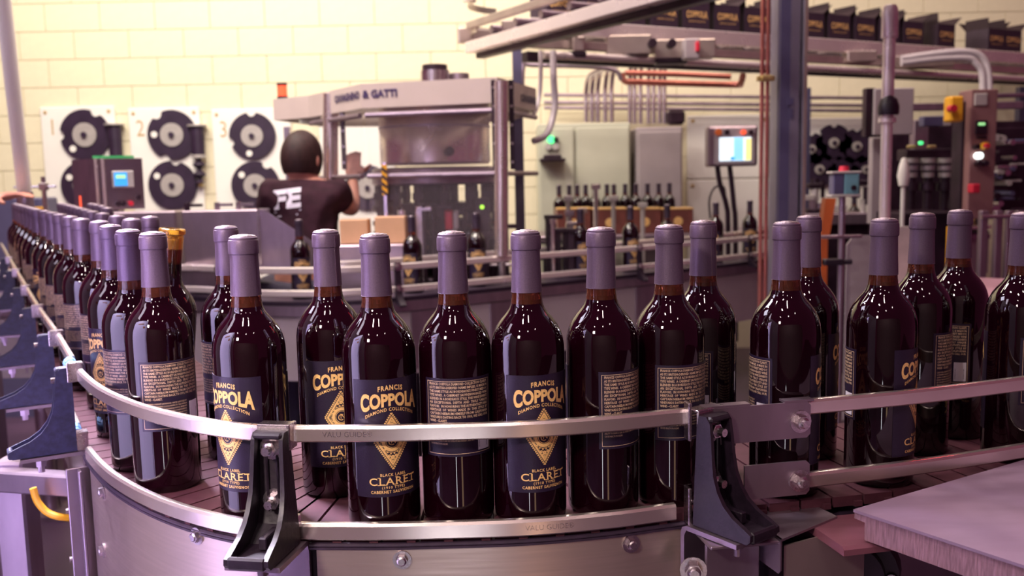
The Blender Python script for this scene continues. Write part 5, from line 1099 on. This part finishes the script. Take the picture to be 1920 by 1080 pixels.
def hand(wrist, dirv, palmn, size=1.0, curl=.5):
    d = Vector(dirv).normalized(); nn = Vector(palmn); nn = (nn-d*nn.dot(d)).normalized(); sd = d.cross(nn); W_ = Vector(wrist); obs = []
    mb = MB(); R = Matrix((sd, d, nn)).transposed()
    obs.append(ellip(W_+d*.045*size, (.040*size, .052*size, .016*size), R, 12))
    for i, (off, ln) in enumerate(((-.030, .068), (-.010, .078), (.010, .074), (.029, .058))):
        p = W_+d*.080*size+sd*off*size; pts = [p-d*.02*size]; dd = d.copy()
        for k in range(4):
            pts.append(p.copy()); p = p+dd*ln*size/3; dd = (dd+nn*curl*.55).normalized()
        m2 = MB(); m2.tube(pts, [.0095*size, .0092*size, .0085*size, .0078*size, .0068*size][:len(pts)], 8); obs.append(m2)
    p = W_+d*.025*size-sd*.034*size; dd = (d*.6-sd*.7+nn*.35).normalized(); pts = [p]
    for k in range(3): p = p+dd*.026*size; pts.append(p.copy()); dd = (dd+d*.35+nn*.2).normalized()
    m2 = MB(); m2.tube(pts, [.014*size, .012*size, .0105*size, .009*size], 8); obs.append(m2)
    return obs
def person(label, J, face, loc, shirt='shirt', print_=None):
    # J: joint positions; face: unit direction the head looks
    t = thing('person', label, 'person', loc)
    f = Vector(face).normalized(); rt_ = f.cross(Vector((0, 0, 1))).normalized(); u = rt_.cross(f); R = Matrix((rt_, f, u)).transposed()
    H = Vector(J['head']); r = {}
    def a(k, rad): r[k] = (tuple(J[k]), rad)
    for k, rad in (('pelvis', (.135, .10)), ('waist', (.125, .09)), ('chest', (.15, .10)), ('upper', (.10, .08)), ('neck', .052), ('skull', .06), ('hipL', .085), ('hipR', .085), ('kneeL', .056), ('kneeR', .056), ('ankL', .036), ('ankR', .036), ('toeL', .032), ('toeR', .032), ('shL', .058), ('shR', .058), ('elL', .040), ('elR', .040), ('wrL', .026), ('wrR', .026)): a(k, rad)
    ch = [['pelvis', 'waist', 'chest', 'upper', 'neck', 'skull'], ['pelvis', 'hipL', 'kneeL', 'ankL', 'toeL'], ['pelvis', 'hipR', 'kneeR', 'ankR', 'toeR'], ['upper', 'shL', 'elL', 'wrL'], ['upper', 'shR', 'elR', 'wrR']]
    sk = skin_mesh(ch, r)
    P = lambda x, y, z: H+R @ Vector((x, y, z))
    ex = [ellip(H, (.076, .095, .112), R), ellip(P(0, .035, -.06), (.055, .055, .055), R, 14), ellip(P(0, .098, -.012), (.013, .020, .022), R, 8), ellip(P(-.078, -.005, -.01), (.010, .020, .032), R, 8), ellip(P(.078, -.005, -.01), (.010, .020, .032), R, 8), ellip(P(0, .084, -.055), (.024, .010, .007), R, 8)]
    for s in 'LR':
        d = Vector(J['wr'+s])-Vector(J['el'+s]); ex += hand(J['wr'+s], d+Vector((0, .0, 0)), J.get('palm'+s, (0, 0, -1)), 1, .6)
    body = bake([sk]+ex, .0075, 'body', 'skin')
    for v in body.vertices: v.co = v.co-Vector(loc)
    part('body', body, None, t)
    r2 = {k: (v[0], tuple(q+.016 for q in v[1]) if isinstance(v[1], tuple) else v[1]+.014) for k, v in r.items()}
    for s in 'LR':
        A_, B_2 = Vector(J['sh'+s]), Vector(J['el'+s]); r2['sl'+s] = (tuple(A_.lerp(B_2, .72)), .062)
    r2['nb'] = (tuple(Vector(J['upper']).lerp(Vector(J['neck']), .75)), .066)
    r2['upper'] = (tuple(Vector(J['upper'])+Vector((0, 0, .012))), (.130, .105))
    for s in 'LR': r2['sh'+s] = (tuple(Vector(J['sh'+s])+Vector((0, 0, .004))), .082)
    shb = bake([skin_mesh([['pelvis', 'waist', 'chest', 'upper', 'nb'], ['upper', 'shL', 'slL'], ['upper', 'shR', 'slR']], r2)], .010, 'shirt', shirt)
    for v in shb.vertices: v.co = v.co-Vector(loc)
    part('shirt', shb, None, t)
    r3 = {k: (v[0], tuple(q+.020 for q in v[1]) if isinstance(v[1], tuple) else v[1]+.020) for k, v in r.items()}
    r3['ankL'] = (r['ankL'][0], .058); r3['ankR'] = (r['ankR'][0], .058)
    tr = bake([skin_mesh([['pelvis', 'hipL', 'kneeL', 'ankL'], ['pelvis', 'hipR', 'kneeR', 'ankR']], r3)], .012, 'trousers', 'trousers')
    for v in tr.vertices: v.co = v.co-Vector(loc)
    part('trousers', tr, None, t)
    for s in 'LR':
        c = (Vector(J['ank'+s])+Vector(J['toe'+s]))/2; d = Vector(J['toe'+s])-Vector(J['ank'+s]); mb = MB(); mb.box((c.x, c.y, .045), (.10, .28, .09), rz=atan2(-d.x, d.y), bev=.03); part('shoe', mb, 'dark', t, 30, W=True)
    # hair: shell over the back and top of the skull, clear of the face
    hb = ellip(H, (.086, .104, .122), R, 26); keep = []
    inv = R.transposed()
    loc_ = [inv @ (Vector(v)-H) for v in hb.v]
    hb.f = [q for q in hb.f if all(not (loc_[i].y > .045 and loc_[i].z < .055) and loc_[i].z > -.075 for i in q)]; hb.m = [0]*len(hb.f)
    part('hair', hb, 'hair', t, 60, W=True)
    for s in (-1, 1):
        e = ellip(P(s*.030, .086, .008), (.011, .006, .007), R, 8); part('eye', e, 'white', t, 60, W=True)
        p_ = ellip(P(s*.030, .0925, .008), (.005, .002, .005), R, 8); part('iris', p_, 'dark', t, 60, W=True)
    return t
pA = lambda px, py, Y: tuple(atY(px, py, Y))
Jw = dict(head=pA(566, 297, 4.0), skull=pA(567, 312, 4.0), neck=pA(572, 338, 3.99), upper=pA(574, 362, 3.98), chest=pA(577, 410, 3.95), waist=(-.88, 3.93, 1.03), pelvis=(-.89, 3.91, .90),
 hipL=(-.97, 3.91, .84), hipR=(-.81, 3.91, .84), kneeL=(-.98, 3.98, .46), kneeR=(-.80, 3.98, .46), ankL=(-.98, 3.93, .09), ankR=(-.80, 3.93, .09), toeL=(-1.0, 4.06, .04), toeR=(-.79, 4.06, .04),
 shL=pA(514, 362, 3.99), shR=pA(634, 366, 3.98), elL=pA(498, 432, 4.10), elR=pA(662, 398, 4.06), wrL=pA(520, 455, 4.28), wrR=pA(662, 332, 4.16), palmL=(0, 0, -1), palmR=(0, 1, 0))
wk = person('worker with short brown hair and burgundy shirt seen from behind at the filler', Jw, (.35, .93, -.08), (-.89, 3.93, 0))
# white print on the back of the shirt, laid on its surface
sh = [c for c in wk.children if c.name.startswith('shirt')][0]
g = MB(); wl = Vector(wk.location)
add_text(g, 'FE', lambda u, v: (u, v, 0), .105, .05, 1.0, 'LEFT', fit=.125)
for zz, ln in ((-.016, .13), (-.034, .10)): g.box((.065, zz, 0), (ln, .006, .0001))
from mathutils.bvhtree import BVHTree
bv = BVHTree.FromPolygons([v.co for v in sh.data.vertices], [tuple(p.vertices) for p in sh.data.polygons])
o0 = Vector(pA(512, 392, 3.9))-wl; ok = []
for v in g.v:
    q = Vector((o0.x+v[0], -1.0, o0.z+v[1]+v[0]*.10)); h, nrm, i_, d_ = bv.ray_cast(q, Vector((0, 1, 0)))
    ok.append(tuple(h-Vector((0, .003, 0))) if h else (q.x, o0.y, q.z))
g.v = ok; part('shirt_print', mesh('shirt_print', g, 'white', 0, keep=True), None, sh, label='worn white print')
Jp = dict(head=(-2.42, 3.30, 1.60), skull=(-2.43, 3.30, 1.56), neck=(-2.47, 3.30, 1.50), upper=(-2.50, 3.30, 1.43), chest=(-2.54, 3.30, 1.28), waist=(-2.58, 3.30, 1.08), pelvis=(-2.60, 3.30, .94),
 hipL=(-2.60, 3.38, .88), hipR=(-2.60, 3.22, .88), kneeL=(-2.56, 3.40, .48), kneeR=(-2.56, 3.20, .48), ankL=(-2.62, 3.40, .09), ankR=(-2.62, 3.20, .09), toeL=(-2.49, 3.41, .04), toeR=(-2.49, 3.19, .04),
 shL=(-2.49, 3.47, 1.40), shR=(-2.49, 3.13, 1.40), elL=(-2.20, 3.52, 1.24), elR=(-2.15, 3.08, 1.18), wrL=(-1.945, 3.50, 1.275), wrR=(-1.90, 3.12, 1.13), palmL=(0, 0, -1), palmR=(0, 0, -1))
person('person at the left edge of whom only a reaching hand and forearm show', Jp, (.9, 0, -.35), (-2.60, 3.30, 0), 'shirt2')
